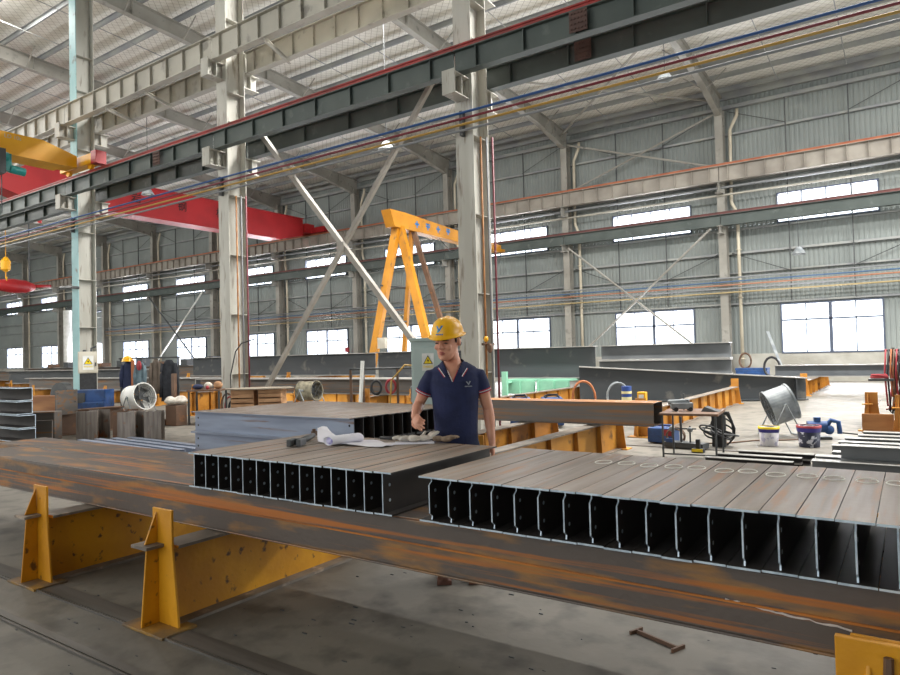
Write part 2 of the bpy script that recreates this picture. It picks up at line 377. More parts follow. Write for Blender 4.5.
runway(fx, 32.05, 9.11, .72, .34, m_farbeam, 'brownish crane beam high on far wall, %s bay from right', 'upper runway on the far wall')
rail('crane_rail', 8.6, -84, 32.05, 9.83, m_orail, 'orange crane rail on top of the upper far-wall runway')
runway(fx, 32.05, 7.1, .52, .26, m_dark, 'dark crane beam across far-wall windows, %s bay from right', 'lower runway on the far wall', 1.5, False)
rail('crane_rail', 8.6, -84, 32.05, 7.62, m_redrail2, 'dull red crane rail on the lower far-wall runway')
b = BM(); tube(b, [(8.6, 32.3, 8.9), (-84, 32.3, 8.9)], .06, 6); T(O('conductor_tube', b, m_pgrey), 'pale tube running just under the upper far-wall runway', 'tube')
b = BM(); tube(b, [(8.6, 32.3, 8.55), (-84, 32.3, 8.55)], .05, 6); T(O('conductor_tube', b, m_grey), 'grey tube running below the pale tube on far wall', 'tube')
# service pipes on the far wall
for z, m, c in ((4.72, m_pgrey, 'topmost grey'), (4.55, M('far_pipe_blue', '3f5a78', rough=.6), 'blue'), (4.4, M('far_pipe_orange', '9a6a50', rough=.6), 'rust-orange'), (4.24, m_pgrey, 'second grey'), (4.06, M('far_pipe_yellow', '9a8860', rough=.6), 'lowest yellowish')):
    b = BM(); tube(b, [(8.6, 32.18, z), (-60, 32.18, z)], .035, 8)
    T(O('service_pipe', b, m, smooth=True), '%s pipe of the bundle running along the far wall above the lower windows' % c, 'pipe', 'pipes along the far wall')
# wall bracing
def wbrace(pa, pb, lab, r=.05, mat=m_wcol):
    b = BM(); bar(b, pa, pb, r, 8); T(O('wall_brace', b, mat), lab, 'brace')
wbrace((-14.4, 31.95, 6.9), (-7.3, 31.95, .9), 'grey diagonal wall brace falling right across the second lower window from the right')
wbrace((-7.3, 31.8, 7.0), (-14.4, 31.8, .9), 'grey diagonal wall brace falling left across the second lower window from the right')
wbrace((-14.5, 32.4, 9.9), (-7.1, 32.4, 12.4), 'upper wall brace rising right between second and first far columns')
wbrace((-14.5, 32.35, 12.4), (-7.1, 32.35, 9.9), 'upper wall brace falling right between second and first far columns')
wbrace((-52.4, 31.75, 7.0), (-45.2, 31.75, .9), 'dark diagonal brace left of the second near column', .06, m_dgrey)
wbrace((-45.2, 31.9, 7.0), (-52.4, 31.9, .9), 'pale diagonal brace left of the second near column', .06, m_white)
for k in range(8):
    xa, xb = FX[k]+.3, ([.9]+FX)[k]-.3
    b = BM()
    bar(b, (xa, 32.75, 5.9), ((xa+xb)/2-1.2, 32.75, 4.9), .02, 5); bar(b, (xb, 32.75, 5.9), ((xa+xb)/2+1.2, 32.75, 4.9), .02, 5)
    bar(b, (xa, 32.75, 12.5), (xa+2.4, 32.75, 11.5), .02, 5); bar(b, (xb, 32.75, 12.5), (xb-2.4, 32.75, 11.5), .02, 5)
    for q in (1, 2): box(b, xa+(xb-xa)*q/3-.02, xa+(xb-xa)*q/3+.02, 32.72, 32.78, 3.6, 12.6)
    T(O('girt_tie', b, m_dgrey), 'thin ties between the wall rails in the %s far-wall bay from the right' % ORD[k], 'ties', 'ties on the far wall')

# columns between the bays
CL = ['in front of the far windows right behind the worker', 'between the yellow helmet and the left edge, its foot by the crate table', 'at the left with a warning cabinet on it', 'beyond the left edge, first', 'beyond the left edge, second', 'beyond the left edge, third', 'l', 'l']
for k, x in enumerate(CX[:4]):
    if k == 3: break
    e = E('hall_column', ['pale grey hall column standing behind the worker, nearest of the row', 'pale grey hall column left of the crossed braces, middle of the row', 'hall column at the left with teal front and warning cabinet'][k], 'column', (x, 11.6, 0), 0, 'columns between the two bays')
    b = BM(); prism(b, H(.42, .6, .022, .016), (0, -.3, 0), (0, -.3, 14.2), up=(0, 1, 0))
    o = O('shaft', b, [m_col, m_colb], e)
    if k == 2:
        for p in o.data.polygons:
            if p.center.y < -.27: p.material_index = 1  # front flange of the left column coloured teal
    b = BM()
    for z in (1.2, 2.8, 4.4, 6.0, 8.0, 8.8, 10.8, 12.0): box(b, -.2, .2, -.278, .278, z, z+.014)
    O('stiffener', b, m_col, e)
    for z in (6.725, 9.1):
        for s, l in ((-1, .5), (1, .55)):
            b = BM(); prism(b, H(.3, .43, .02, .014), (0, s*.3, z), (0, s*(.3+l), z))
            for q in (.5,): box(b, -.14, .14, s*(.3+l*q)-.008, s*(.3+l*q)+.008, z+.02, z+.41)
            if s < 0: box(b, -.15, .15, -.3-l-.03, -.3-l, z-.01, z+.47)
            O('corbel', b, m_col, e)
cx = [8.4]+CX
runway(cx, 11.02, 9.54, .64, .22, m_grey, 'light grey upper crane beam, camera side of columns, %s bay from right', 'upper beams, camera side')
runway(cx, 12.14, 9.54, .62, .2, m_grey, 'light grey upper crane beam, far side of columns, %s bay from right', 'upper beams, far side')
runway(cx, 11.02, 7.16, .46, .2, m_dark, 'dark lower crane beam with red rail, camera side, %s bay from right', 'lower beams, camera side', 1.0)
runway(cx, 12.14, 7.16, .46, .2, m_dark, 'dark lower crane beam, far side of columns, %s bay from right', 'lower beams, far side', 1.3)
rail('crane_rail', 8.4, -61, 11.02, 7.62, m_redrail, 'bright red crane rail crossing the photo on the near dark beam')
rail('crane_rail', 8.4, -61, 12.14, 7.62, m_dgrey, 'dark crane rail on the second dark beam behind the columns')
# diagonal struts carrying the upper beams' side trusses
for i, (x, lab) in enumerate(((-12.9, 'nearest'), (-18.2, 'second'), (-20.3, 'third'), (-25.6, 'fourth'))):
    b = BM(); prism(b, Cp(.08, .09, .01), (x, 10.95, 9.44), (x-.5, 12.2, 9.44)); T(O('cross_strut', b, m_grey), 'short pale strut between the two upper beams, %s from the right' % lab, 'strut', 'struts between the upper beams')
# bolt splice plates on the dark beams
for x, y, z, l in ((-4.6, 10.905, 7.2, 'near the top edge of the photo, on the near dark beam'), (-5.0, 12.03, 7.2, 'near the top edge, on the second dark beam'), (-17.5, 10.905, 7.2, 'between the left and middle columns')):
    e = E('splice_plate', 'rusty bolted splice plate %s' % l, 'plate', (x, y, z))
    b = BM(); box(b, -.17, .17, -.012, 0, 0, .38)
    for i in range(5):
        for j in range(4): lathe(b, [(.02, -.03), (.02, -.012)], (-.13+i*.065, 0, .06+j*.09), (0, 1, 0), 6)
    O('plate', b, M('splice_brown', '5a4038', '4a342e', 5, .7), e)
# coloured pipes in front of the columns
for z, m, c in ((6.43, m_pblue, 'blue'), (6.31, m_pred, 'dark red'), (6.19, m_pyel, 'yellow'), (6.07, m_pgrey, 'grey')):
    b = BM(); tube(b, [(8.4, 11.15, z), (-64, 11.15, z)], .026, 8)
    T(O('service_pipe', b, m, smooth=True), '%s service pipe strung along the column row above the worker' % c, 'pipe', 'coloured pipes along the column row')
for k in range(3):
    b = BM(); box(b, -.03, .03, -.125, -.005, 0, .5)
    T(O('pipe_bracket', b, m_dgrey, loc=(CX[k], 11.3, 5.99)), 'dark bracket holding coloured pipes to the %s near column from the right' % ORD[k], 'bracket', 'pipe brackets')
# crossed bracing between the first two columns
b = BM(); prism(b, Cp(.12, .12, .012), (-7.6, 11.55, .25), (-13.98, 11.55, 7.56)); T(O('cross_brace', b, M('brace_paint', '9d978e', '8a847b', 2, .6)), 'pale steel angle brace falling to the right behind the worker', 'brace')
b = BM(); prism(b, Cp(.1, .1, .012), (-8.3, 11.7, 7.56), (-14.6, 11.7, .0)); T(O('cross_brace', b, M('brace_paint', '9d978e', '8a847b', 2, .6)), 'pale steel angle brace falling to the left towards the crate table', 'brace')
b = BM(); box(b, -.11, .11, -.012, 0, -.11, .11); T(O('gusset_plate', b, MATS['brace_paint'], loc=(-11.02, 11.53, 4.2)), 'small gusset plate where the two braces cross', 'plate')

# red bridge crane in the far bay
e = E('bridge_crane', 'red overhead bridge crane spanning the far bay', 'crane', (-33.8, 0, 0))
b = BM()
ys = [12.4, 14.2, 29.3, 31.3]; zb = [9.85, 9.35, 9.35, 9.85]
for i in range(3):
    for (za, zc) in ((0, 0),):
        poly(b, [(-.5, ys[i], zb[i]), (-.5, ys[i+1], zb[i+1]), (-.5, ys[i+1], 10.9), (-.5, ys[i], 10.9)], .03, (1, 0, 0))
        poly(b, [(.5, ys[i], zb[i]), (.5, ys[i+1], zb[i+1]), (.5, ys[i+1], 10.9), (.5, ys[i], 10.9)], .03, (-1, 0, 0))
        poly(b, [(-.55, ys[i], zb[i]), (.55, ys[i], zb[i]), (.55, ys[i+1], zb[i+1]), (-.55, ys[i+1], zb[i+1])], .05, (0, 0, -1))
        poly(b, [(-.6, ys[i], 10.9), (.6, ys[i], 10.9), (.6, ys[i+1], 10.9), (-.6, ys[i+1], 10.9)], .04, (0, 0, 1))
O('girder', b, m_red, e)
for y in (32.05, 12.14):
    zo = 0 if y > 20 else .32
    b = BM(); box(b, -1.9, 1.9, y-.16, y+.16, 9.99+zo, 10.36+zo); box(b, -.7, .7, y-.7 if y > 20 else y-.1, y+.1 if y > 20 else y+.5, 10.0+zo, 10.6+zo)
    for s in (-1.6, 1.6): lathe(b, [(.14, -.05), (.14, .05)], (s, y, 10.14+zo), (0, 1, 0), 16)
    O('end_carriage', b, m_red, e)
for ch, y in (('岩', 19.55), ('钢', 22.25), ('构', 24.75)):
    text('lettering', ch, .6, m_ink, e, (.53, y, 10.2), (R(90), 0, R(90)))
b = BM(); box(b, -.35, .35, 14.6, 15.5, 8.7, 9.3); box(b, -.05, .05, 14.95, 15.1, 8.3, 8.7); O('hoist', b, m_red, e)
# yellow bridge crane in the camera's bay
e = E('bridge_crane', 'yellow overhead bridge crane reaching in from the left edge', 'crane', (-22.0, 0, 0))
b = BM()
ys = [-9, 9.75, 10.75]; zb = [7.84, 7.84, 7.84]; zt = [8.47, 8.47, 8.2]
for i in range(2):
    poly(b, [(-.35, ys[i], zb[i]), (-.35, ys[i+1], zb[i+1]), (-.35, ys[i+1], zt[i+1]), (-.35, ys[i], zt[i])], .7, (1, 0, 0))
poly(b, [(-.42, -9, 7.8), (.42, -9, 7.8), (.42, 10.4, 7.8), (-.42, 10.4, 7.8)], .04, (0, 0, 1))
O('girder', b, m_yelc, e)
b = BM(); box(b, -1.0, 1.0, 10.87, 11.17, 7.9, 8.22); 
for s in (-.7, .7): lathe(b, [(.12, -.05), (.12, .05)], (s, 11.02, 7.89), (0, 1, 0), 16)
O('end_carriage', b, m_yelc, e)
b = BM(); box(b, 1.0, 1.3, 10.85, 11.19, 7.86, 8.26); O('buffer', b, m_red, e)
b = BM(); bar(b, (.75, 8.65, 7.28), (.75, 9.05, 7.25), .12, 14); bar(b, (.75, 8.15, 7.62), (.75, 8.6, 7.6), .14, 14); box(b, .68, .82, 8.5, 8.68, 7.2, 7.7); O('hoist_motor', b, m_teal, e, smooth=False)
b = BM(); box(b, .2, .9, 8.0, 8.5, 7.1, 7.8); bar(b, (.7, 8.3, 7.5), (.7, 8.3, 6.0), .015, 6); bar(b, (.6, 8.5, 7.5), (.6, 8.5, 6.0), .015, 6); O('hoist_body', b, m_dgrey, e)
text('lettering', 'LD 10t', .16, m_cab2, e, (.36, 8.9, 8.34), (R(90), 0, R(90)))
# hook block with red beacon further off, at the left edge
e = E('hook_block', 'yellow and black crane hook block hanging at the left edge', 'hook', (-34.9, 14.0, 0))
b = BM(); lathe(b, [(.1, 6.0), (.28, 6.1), (.3, 6.5), (.1, 6.7)], (0, 0, 0), seg=14); bar(b, (0, 0, 6.7), (0, 0, 9.3), .02, 6); tube(b, [(0, 0, 6), (0, 0, 5.75), (.12, 0, 5.6), (.15, 0, 5.75)], .04, 8); O('block', b, m_yelc, e); e.scale = (.7, .7, 1)
e = E('hoist_drum', 'red rounded hoist end below the far runway at left edge', 'hoist', (-46.5, 20.0, 0))
b = BM(); lathe(b, [(.1, 0), (.35, .3), (.45, 1.0), (.4, 1.8), (.2, 2.3)], (0, -2, 6.6), (0, 1, 0), 18); bar(b, (0, .2, 6.65), (0, 1.3, 6.75), .1, 8); O('drum', b, m_red, e, smooth=True)
b = BM(); bar(b, (0, 0, 7), (0, 0, 13.9), .04, 6); O('hanger', b, m_dgrey, e)

# yellow gantry crane
e = E('gantry_crane', 'orange-yellow A-frame gantry crane standing in the far bay', 'crane', (-18.0, 0, 0))
b = BM(); poly(b, [(-.25, 21.6, 7.75), (-.25, 21.9, 7.05), (-.25, 30.8, 6.95), (-.25, 30.8, 7.3), (-.25, 22.6, 7.75)], .5, (1, 0, 0)); box(b, -.15, .15, 30.8, 32.0-.6, 7.0, 7.15)
O('girder', b, m_gan, e)
def leg(p0, p1, w=.17, m=m_gan):
    b = BM(); prism(b, Rc(w*2, w*1.4), p0, p1, up=(0, 1, 0)); return b
O('leg', leg((0, 22.2, 7.1), (-1.2, 21.4, 0)), m_gan, e)
O('leg', leg((0.1, 22.3, 7.1), (2.2, 22.0, 0)), m_gan, e)
O('leg', leg((0, 23.3, 7.1), (-1.0, 23.6, 0), .1), m_gan, e)
O('leg', leg((.1, 23.3, 7.1), (2.3, 23.6, 0), .1), m_brown, e)
for z in (3.1, 4.6): b = BM(); bar(b, (-.62+(.02)*(z), 21.8, z), (-.5, 23.5, z), .04, 6); O('rung', b, m_dgrey, e)
b = BM(); tube(b, [(-.2, 23.4, 7.0), (.1, 24.3, 6.5), (.2, 25.2, 6.95), (.2, 26.2, 6.4), (.2, 27.2, 6.9)], .02, 6); O('cable', b, m_dgrey, e)
b = BM(); box(b, -.35, .05, 21.3, 21.5, 1.9, 2.35); O('control_box', b, m_cab2, e)
for i, y in enumerate((23.3, 24.1, 24.9, 25.7)):
    b = BM(); box(b, .253, .262, y, y+.3, 7.32, 7.4); box(b, .253, .262, y+.1, y+.18, 7.2, 7.5)
    if i % 2: box(b, .253, .262, y, y+.3, 7.44, 7.5)
    O('lettering', b, m_logo_b, e)

# lamps
def lamp(x, y, z, zt, lab):
    e = E('high_bay_lamp', lab, 'lamp', (x, y, z), 0, 'high bay lamps')
    b = BM(); lathe(b, [(.05, .32), (.12, .28), (.27, .05), (.28, 0), (.26, 0), (.1, .26)], seg=20, caps=False); O('reflector', b, m_galv, e, smooth=True)
    b = BM(); lathe(b, [(.01, 0), (.12, .02), (.13, .1), (.02, .2)], seg=14); O('bulb', b, M('lamp_glass', 'f2f2ee', rough=.2), e, smooth=True)
    b = BM(); bar(b, (0, 0, .3), (0, 0, zt-z), .012, 6); O('rod', b, m_dgrey, e)
lamp(-3.77, 31.8, 5.45, 7.05, 'round wall-side lamp hanging over the large window at right')
lamp(-6.9, 24.0, 11.2, 13.2, 'ceiling lamp above the coloured pipes at upper right')
lamp(-13.9, 16.8, 8.3, 13.6, 'ceiling lamp hanging near the braces left of the worker')
lamp(-28.0, 17.0, 9.1, 13.6, 'ceiling lamp hanging under the dark beam left of the middle column')
# ================================================================== FOREGROUND
# steel strips let into the floor
for y, w_, l in ((2.33, .13, 'under the trestle feet'), (1.92, .05, 'nearest the camera'), (10.9, .12, 'in the far aisle')):
    b = BM(); box(b, -30 if y < 10 else -12, 4, y-w_/2, y+w_/2, 0, .006 if y < 10 else .01)
    if y < 10: box(b, -30, 4, y-w_/2-.03, y-w_/2-.018, 0, .012)
    T(O('floor_strip', b, M('dark_floor_steel', '6c6863', '57534e', 3, .5, .2, (.3, 3, 1))), 'long flat steel strip let into the concrete floor %s' % l, 'floor strip')

def trestle(x, y0, L, h, lab, mat=m_yel, wid=.2, posts=(1, 1), stiff=0, group=None, name='trestle'):
    e = E(name, lab, 'trestle', (x, y0, 0), 0, group)
    b = BM(); prism(b, H(wid, h, .018, .012), (0, .03, 0), (0, L-.03, 0))
    o = O('beam', b, [mat, m_flange], e)
    for p in o.data.polygons:
        if p.normal.z > .5 or (p.center.z < .03) or p.center.z > h-.019: p.material_index = 1
    for i in range(stiff):
        y = L*(i+1)/(stiff+1)
        b = BM()
        for s in (-1, 1): poly(b, [(s*.01, y, .02), (s*(wid/2-.01), y, .02), (s*(wid/2-.03), y, h-.02), (s*.01, y, h-.02)], .012, (0, 1, 0))
        O('stiffener', b, mat, e)
    for end, s in ((0, -1), (L, 1)):
        if not posts[0 if end == 0 else 1]: continue
        b = BM()
        poly(b, [(-.145, end, .015), (.155, end, .015), (.1, end, h), (.1, end, h+.22), (-.1, end, h+.22), (-.1, end, h)], .016, (0, s, 0))
        poly(b, [(-.055, end+s*.016, .015), (-.055, end+s*.13, .015), (-.055, end+s*.09, h), (-.055, end+s*.016, h)], .014, (1, 0, 0))
        poly(b, [(-.06, end+s*.016, h+.012), (-.06, end+s*.1, h+.012), (-.06, end+s*.022, h+.2)], .014, (1, 0, 0))
        O('end_post', b, mat, e, bevel=.004)
        b = BM(); box(b, -.145, .02, min(end+s*.012, end+s*.13), max(end+s*.012, end+s*.13), h-.006, h+.012); O('ledge', b, m_flange if mat == m_yel else mat, e)
        b = BM(); box(b, -.22, .2, min(end-s*.08, end+s*.15), max(end-s*.08, end+s*.15), 0, .016); O('foot_plate', b, [M('scuffed_foot_plate', '9a7430', '6b5a46', 6, .6) if mat == m_yel else mat], e, bevel=.003)
    return e
HT = .485
trestle(-3.78, 2.37, 1.7, HT, 'yellow trestle nearest the camera, under the long rusty beam')
trestle(-5.34, 2.37, 1.7, HT, 'yellow trestle second from camera, left of the nearest one')
e = trestle(-.085, 2.42, 1.75, HT, 'yellow trestle at the bottom right corner with chipped paint')
# its broad front stop
b = BM(); box(b, -.14, .26, -.045, -.02, .0, .218+HT); O('stop_plate', b, m_yel, e, bevel=.004)
b = BM(); tube(b, [(.0, -.06, .3), (-.005, -.06, .5), (.0, -.06, .67)], [.014, .017, .013], 6); O('weld_bead', b, m_brown, e)

# long rusty beams
def boxbeam(bm, x0, x1, y0, y1, z0, z1, t=.012, mi=0):
    box(bm, x0, x1, y0, y1, z0, z0+t, mi); box(bm, x0, x1, y0, y1, z1-t, z1, mi)
    box(bm, x0, x1, y0, y0+t, z0+t, z1-t, mi); box(bm, x0, x1, y1-t, y1, z0+t, z1-t, mi)
b = BM(); boxbeam(b, -7.6, 1.2, 2.72, 3.18, HT+.005, .765)
e = T(O('long_steel_beam', b, m_rustbeam, bevel=.006), 'long rust-streaked steel beam in the foreground, front one on the yellow trestles', 'steel beam')
b = BM(); prism(b, [(-.006, -.004), (.006, -.004), (.006, .004), (-.006, .004)], (-7.6, 2.718, .655), (1.2, 2.718, .62)); O('weld_seam', b, M('rusty_seam', 'b8702c', '8a5426', 6, .7, stretch=(.3, 1, 1)), e)
b = BM(); tube(b, [(-.62+i*.022, 2.7185, .632-.0035*i/2+(rnd.random()-.5)*.008) for i in range(20)], [.002+rnd.random()*.004 for i in range(20)], 6); O('scraped_metal', b, M('bare_scrape', 'cfc4bc', rough=.5), e)
b = BM(); boxbeam(b, -8.2, .9, 3.2, 3.68, HT+.005, .765)
T(O('long_steel_beam', b, m_rustbeam, bevel=.006), 'long rusty steel beam right behind the foreground beam, under the short joists', 'steel beam')

# short I-joists in two bunches
JH, JL = .225, 1.08
def joist_mesh(name, coped, w=.118):
    b = BM(); t = .0085; tw = .0065
    y0, y1 = 0, JL
    box(b, -w/2, w/2, y0, y1, 0, t); box(b, -w/2, w/2, y0, y1, JH-t, JH)
    if coped:
        d = .028
        pts = [(0, t), (0, t), (d*.9, t+.002), (d, t+.02), (.004, t+.035), (.004, JH-t-.035), (d, JH-t-.02), (d*.9, JH-t-.002)]
        pr = [(d*.9, t), (d, t+.018), (.006, t+.034), (.006, JH-t-.034), (d, JH-t-.018), (d*.9, JH-t), (JL-.01, JH-t), (JL-.01, t)]
        poly(b, [(-tw/2, y, z) for y, z in pr], tw, (1, 0, 0))
    else: box(b, -tw/2, tw/2, y0, y1, t, JH-t)
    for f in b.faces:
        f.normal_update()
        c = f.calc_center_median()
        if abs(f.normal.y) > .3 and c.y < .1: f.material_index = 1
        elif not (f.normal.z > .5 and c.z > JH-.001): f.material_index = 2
    for z in (.07, .15):
        lathe(b, [(.009, -.0005), (.009, .0005+tw)], (-tw/2, .055, z), (1, 0, 0), 10, 1)
    return b
MJ = [m_plate, m_cut, M('mill_scale_and_recess_shade', '36302d', '2a2624', 3, .6, .1)]  # dark web steel, also used to colour shade into recesses
xl = [-3.903, -3.784, -3.624, -3.512, -3.379, -3.235, -3.098, -2.967, -2.861, -2.733, -2.63, -2.514, -2.389, -2.293]
mj = [rnd.random() for _ in range(60)]
N1 = 14; p1 = O('short_joist', joist_mesh('j', False), MJ)
for i in range(N1):
    o = p1 if i == 0 else p1.copy()
    if i: C.objects.link(o)
    o.location = (-3.915+i*.1245, 2.675+mj[i]*.012-.006, .766+ (.001 if i % 2 else 0))
    T(o, 'short steel joist, %s from the left in the bunch under the drawings' % ORD[i], 'joist', 'left bunch of short joists')
p2 = O('short_joist', joist_mesh('j', True), MJ)
circ = BM()
N2 = 17
for i in range(N2):
    o = p2 if i == 0 else p2.copy()
    if i: C.objects.link(o)
    x = -2.0+i*.1215+.0
    o.location = (x, 2.675+mj[20+i]*.014-.007, .766+(.001 if i % 2 else 0))
    T(o, 'notched short steel joist, %s from the left in right-hand bunch' % ORD[i], 'joist', 'right bunch of short joists')
    if i > 4:
        c = BM(); r = .042
        pts = [(r*math.cos(a)*1.0+(mj[i]-.5)*.02, .80+(mj[i+9]-.5)*.05+r*1.3*math.sin(a)*(1+.1*mj[i]), JH+.0008) for a in [k*math.pi/12 for k in range(24)]]
        tube(c, pts, .0028, 4, closed=True); O('chalk_ring', c, m_chalk, o)

# rear stack of joists, two layers, lying along the hall
LB = 2.35
b = BM(); prism(b, H(.118, .222, .008, .006), (-LB/2, 0, 0), (LB/2, 0, 0), cap=1)
for z in (.07, .15):
    for s in (-1, 1): lathe(b, [(.012, -.004), (.012, .004)], (s*(LB/2-.055), 0, z), (0, 1, 0), 10, 2)
pj = O('long_joist', b, [m_bluegrey, m_black, m_ink, m_plate])
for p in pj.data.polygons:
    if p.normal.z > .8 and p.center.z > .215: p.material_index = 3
n = 0
me2 = pj.data.copy(); me2.materials[0] = MATS['mill_scale_and_recess_shade']  # joists behind the front one darkened to stand in for cavity shade
for layer in range(2):
    for i in range(13):
        o = pj if n == 0 else pj.copy()
        if i: o.data = me2
        else: o.data = pj.data
        if n: C.objects.link(o)
        o.location = (-5.31+(i*.012-.02)+layer*.0+mj[n]*.02, 4.46+i*.124, .60+layer*.224)
        T(o, 'blue-grey joist, %s row, %s layer of the stack behind the drawings' % (ORD[i], ('lower', 'upper')[layer]), 'joist', 'stack of joists behind the drawings'); n += 1
for x, l in ((-6.2, 'left'), (-4.5, 'right')):
    b = BM(); box(b, -.1, .1, 0, 1.62, .5, .598); boxbeam(b, -.1, .1, 0, 1.62, 0, .5, .02)
    T(O('support_block', b, m_brown, loc=(x, 4.35, 0)), 'brown steel support under the %s end of the rear joist stack' % l, 'support')

# things lying on the left bunch (top at .992)
ZT = .7662+JH+.001
e = E('drawing_sheet', 'white construction drawing half rolled on the joists', 'paper', (-3.22, 3.44, ZT), R(-4)); e.scale = (1.3, 1.15, 1)
b = BM(); nx, ny = 22, 10; g = []
for i in range(nx+1):
    row = []
    for j in range(ny+1):
        u = i/nx; v = j/ny
        x = -.36+u*.62; y = -.12+v*.22+.05*math.sin(u*3)
        z = .004+.008*math.sin(u*7+v*3)**2
        if u < .28: z += (.28-u)**2*1.1; x += (.28-u)*.25; y = y*(.35+u*2.3)+(.28-u)*.2
        if u > .7: y = y*(1-(u-.7)*2)+.05*(u-.7)
        row.append(b.verts.new((x, y, z)))
    g.append(row)
for i in range(nx):
    for j in range(ny): b.faces.new((g[i][j], g[i+1][j], g[i+1][j+1], g[i][j+1]))
o = O('sheet', b, m_paper, e, smooth=True); s = o.modifiers.new('s', 'SOLIDIFY'); s.thickness = .0012
b = BM(); pts = []
nt_ = 26; A = []; B = []
for k in range(nt_):
    a = k/nt_*2*math.pi*1.5; r = .028+.005*k/nt_
    A.append(b.verts.new((-.05+r*math.cos(a)*1.3, -.135, .034+r*math.sin(a)))); B.append(b.verts.new((-.02+r*math.cos(a)*1.3, .08, .034+r*math.sin(a))))
for k in range(nt_-1): b.faces.new((A[k], A[k+1], B[k+1], B[k]))
o = O('rolled_edge', b, m_paper, e, smooth=True); s = o.modifiers.new('s', 'SOLIDIFY'); s.thickness = .0012
b = BM(); lathe(b, [(.024, 0), (.024, .003)], (-.05, -.128, .034), (0, 1, 0), 18); O('printed_face', b, m_print, e)
# second thin sheet under the gloves
e = E('paper_sheet', 'thin white paper lying under the cotton gloves', 'paper', (-2.86, 3.63, ZT), R(38))
b = BM(); box(b, -.17, .17, -.06, .05, .001, .004); box(b, -.1, .16, -.03, .07, .004, .007); O('sheet', b, m_paper, e)
# gloves
def glove(loc, rz, mat, lab, s=1.0, lift=0):
    e = E('work_glove', lab, 'glove', loc, rz, 'work gloves on the joists')
    b = BM()
    ell(b, (0, 0, .02), .055*s, .042*s, .02); ell(b, (-.07*s, 0, .022), .05*s, .04*s, .022)
    for k, (l, a) in enumerate(((.07, 10), (.08, 3), (.075, -4), (.06, -12))):
        y = .03-.02*k; d = Vector((math.cos(R(a)), math.sin(R(a)), .05))
        p = Vector((.035*s, y*s, .02)); tube(b, [p, p+d*l*.5*s+Vector((0, 0, .008+lift*.5)), p+d*l*s+Vector((0, 0, lift))], [.013, .012, .008], 8)
    tube(b, [(-.02, .03, .02), (.02, .07, .03), (.05*s, .09*s, .02+lift)], [.014, .013, .009], 8)
    o = O('glove_body', b, mat, e, smooth=True); m = o.modifiers.new('r', 'REMESH'); m.mode = 'VOXEL'; m.voxel_size = .006; m.use_smooth_shade = True
glove((-2.80, 3.72, ZT+.008), R(60), m_glove, 'white cotton glove with raised thumb, in front of the worker', 1.0, .035)
glove((-2.92, 3.66, ZT+.008), R(215), m_glove, 'white cotton glove lying flat left of the raised one', .8)
glove((-2.63, 3.74, ZT+.008), R(20), m_glove2, 'dirty brown work glove beside the white gloves', .8, .01)
# clamp tool, bolts
e = E('hand_tool', 'dark grey steel clamp tool lying left of the drawings', 'tool', (-3.60, 3.38, ZT), R(118))
b = BM(); tube(b, [(-.17, 0, .026), (.0, 0, .026), (.15, 0, .03)], [.019, .023, .018], 10); O('handle', b, m_dgrey, e, smooth=True)
b = BM()
for s in (-1, 1): box(b, -.28, -.17, s*.034-.016, s*.034+.016, .005, .052)
box(b, -.2, -.16, -.05, .05, .006, .05); O('jaw', b, m_dgrey, e, bevel=.005)
for i, (x, y, l) in enumerate(((-3.86, 3.80, 'left'), (-3.81, 3.83, 'middle'), (-3.76, 3.80-.03, 'right'))):
    if y > 3.73: y = 3.70+i*.01
    b = BM(); lathe(b, [(.022, 0), (.022, .035), (.014, .035), (.014, .05)], seg=6); T(O('rusty_bolt', b, m_brown, loc=(x, y, ZT)), 'rusty hexagonal bolt standing behind the drawing, %s of three' % l, 'bolt', 'bolts behind the drawing')
b = BM(); tube(b, [(-3.18, 3.70, ZT+.014), (-3.02, 3.72, ZT+.014)], .012, 8); T(O('marker_pen', b, m_black, smooth=True), 'dark marker pen lying behind the drawing', 'pen')
# I-shaped offcut on the floor, rust lump, crumbs
b = BM(); box(b, -.14, .14, -.006, .006, 0, .02); box(b, -.148, -.136, -.05, .05, 0, .02); box(b, .136, .148, -.05, .05, 0, .02)
o = O('steel_offcut', b, m_brown, loc=(-1.2, 3.66, 0)); o.rotation_euler = (0, 0, R(-22)); T(o, 'small dark H-shaped offcut lying on the floor at bottom right', 'offcut')
b = BM()
for i in range(150):
    x = -5+rnd.random()*5.5; y = 1.7+rnd.random()*2.6; s = .002+rnd.random()*.004; a = rnd.random()*3
    box(b, x-s*(1+a), x+s*(1+a), y-s*.6, y+s*.6, 0, s)
o = T(O('floor_grit', b, m_dgrey), 'small dark grit and slag scattered on the concrete floor', 'grit'); o['kind'] = 'stuff'

# ================================================================== MIDGROUND RIGHT
def yt(*a, **k): return trestle(*a, mat=m_yel2, **k)
yt(-3.95, 6.2, 4.2, HT, 'orange trestle just right of the worker, nearest of the middle ones', stiff=4)
yt(-5.1, 6.6, 3.8, HT, 'orange trestle directly behind the worker', stiff=4)
yt(-4.08, 12.0, 7.9, HT, 'long orange trestle reaching right beyond the end of the grey beam', stiff=9)
yt(-8.6, 13.5, 6.7, HT, 'orange trestle ending near the dark girder, behind grey beam', stiff=8)
b = BM(); boxbeam(b, -6.3, -3.03, 9.44, 9.86, HT+.005, .83, .014)
o = O('grey_box_beam', b, [m_gird2, m_orange_rust, m_edge], bevel=.006)
for p in o.data.polygons:
    if p.center.z > .82 and p.normal.z > .5: p.material_index = 1
T(o, 'grey box beam with rusty top, open end pointing right, beside the worker', 'steel beam')
for (x, y, l) in ((-3.95, 9.44, 'r'),): pass

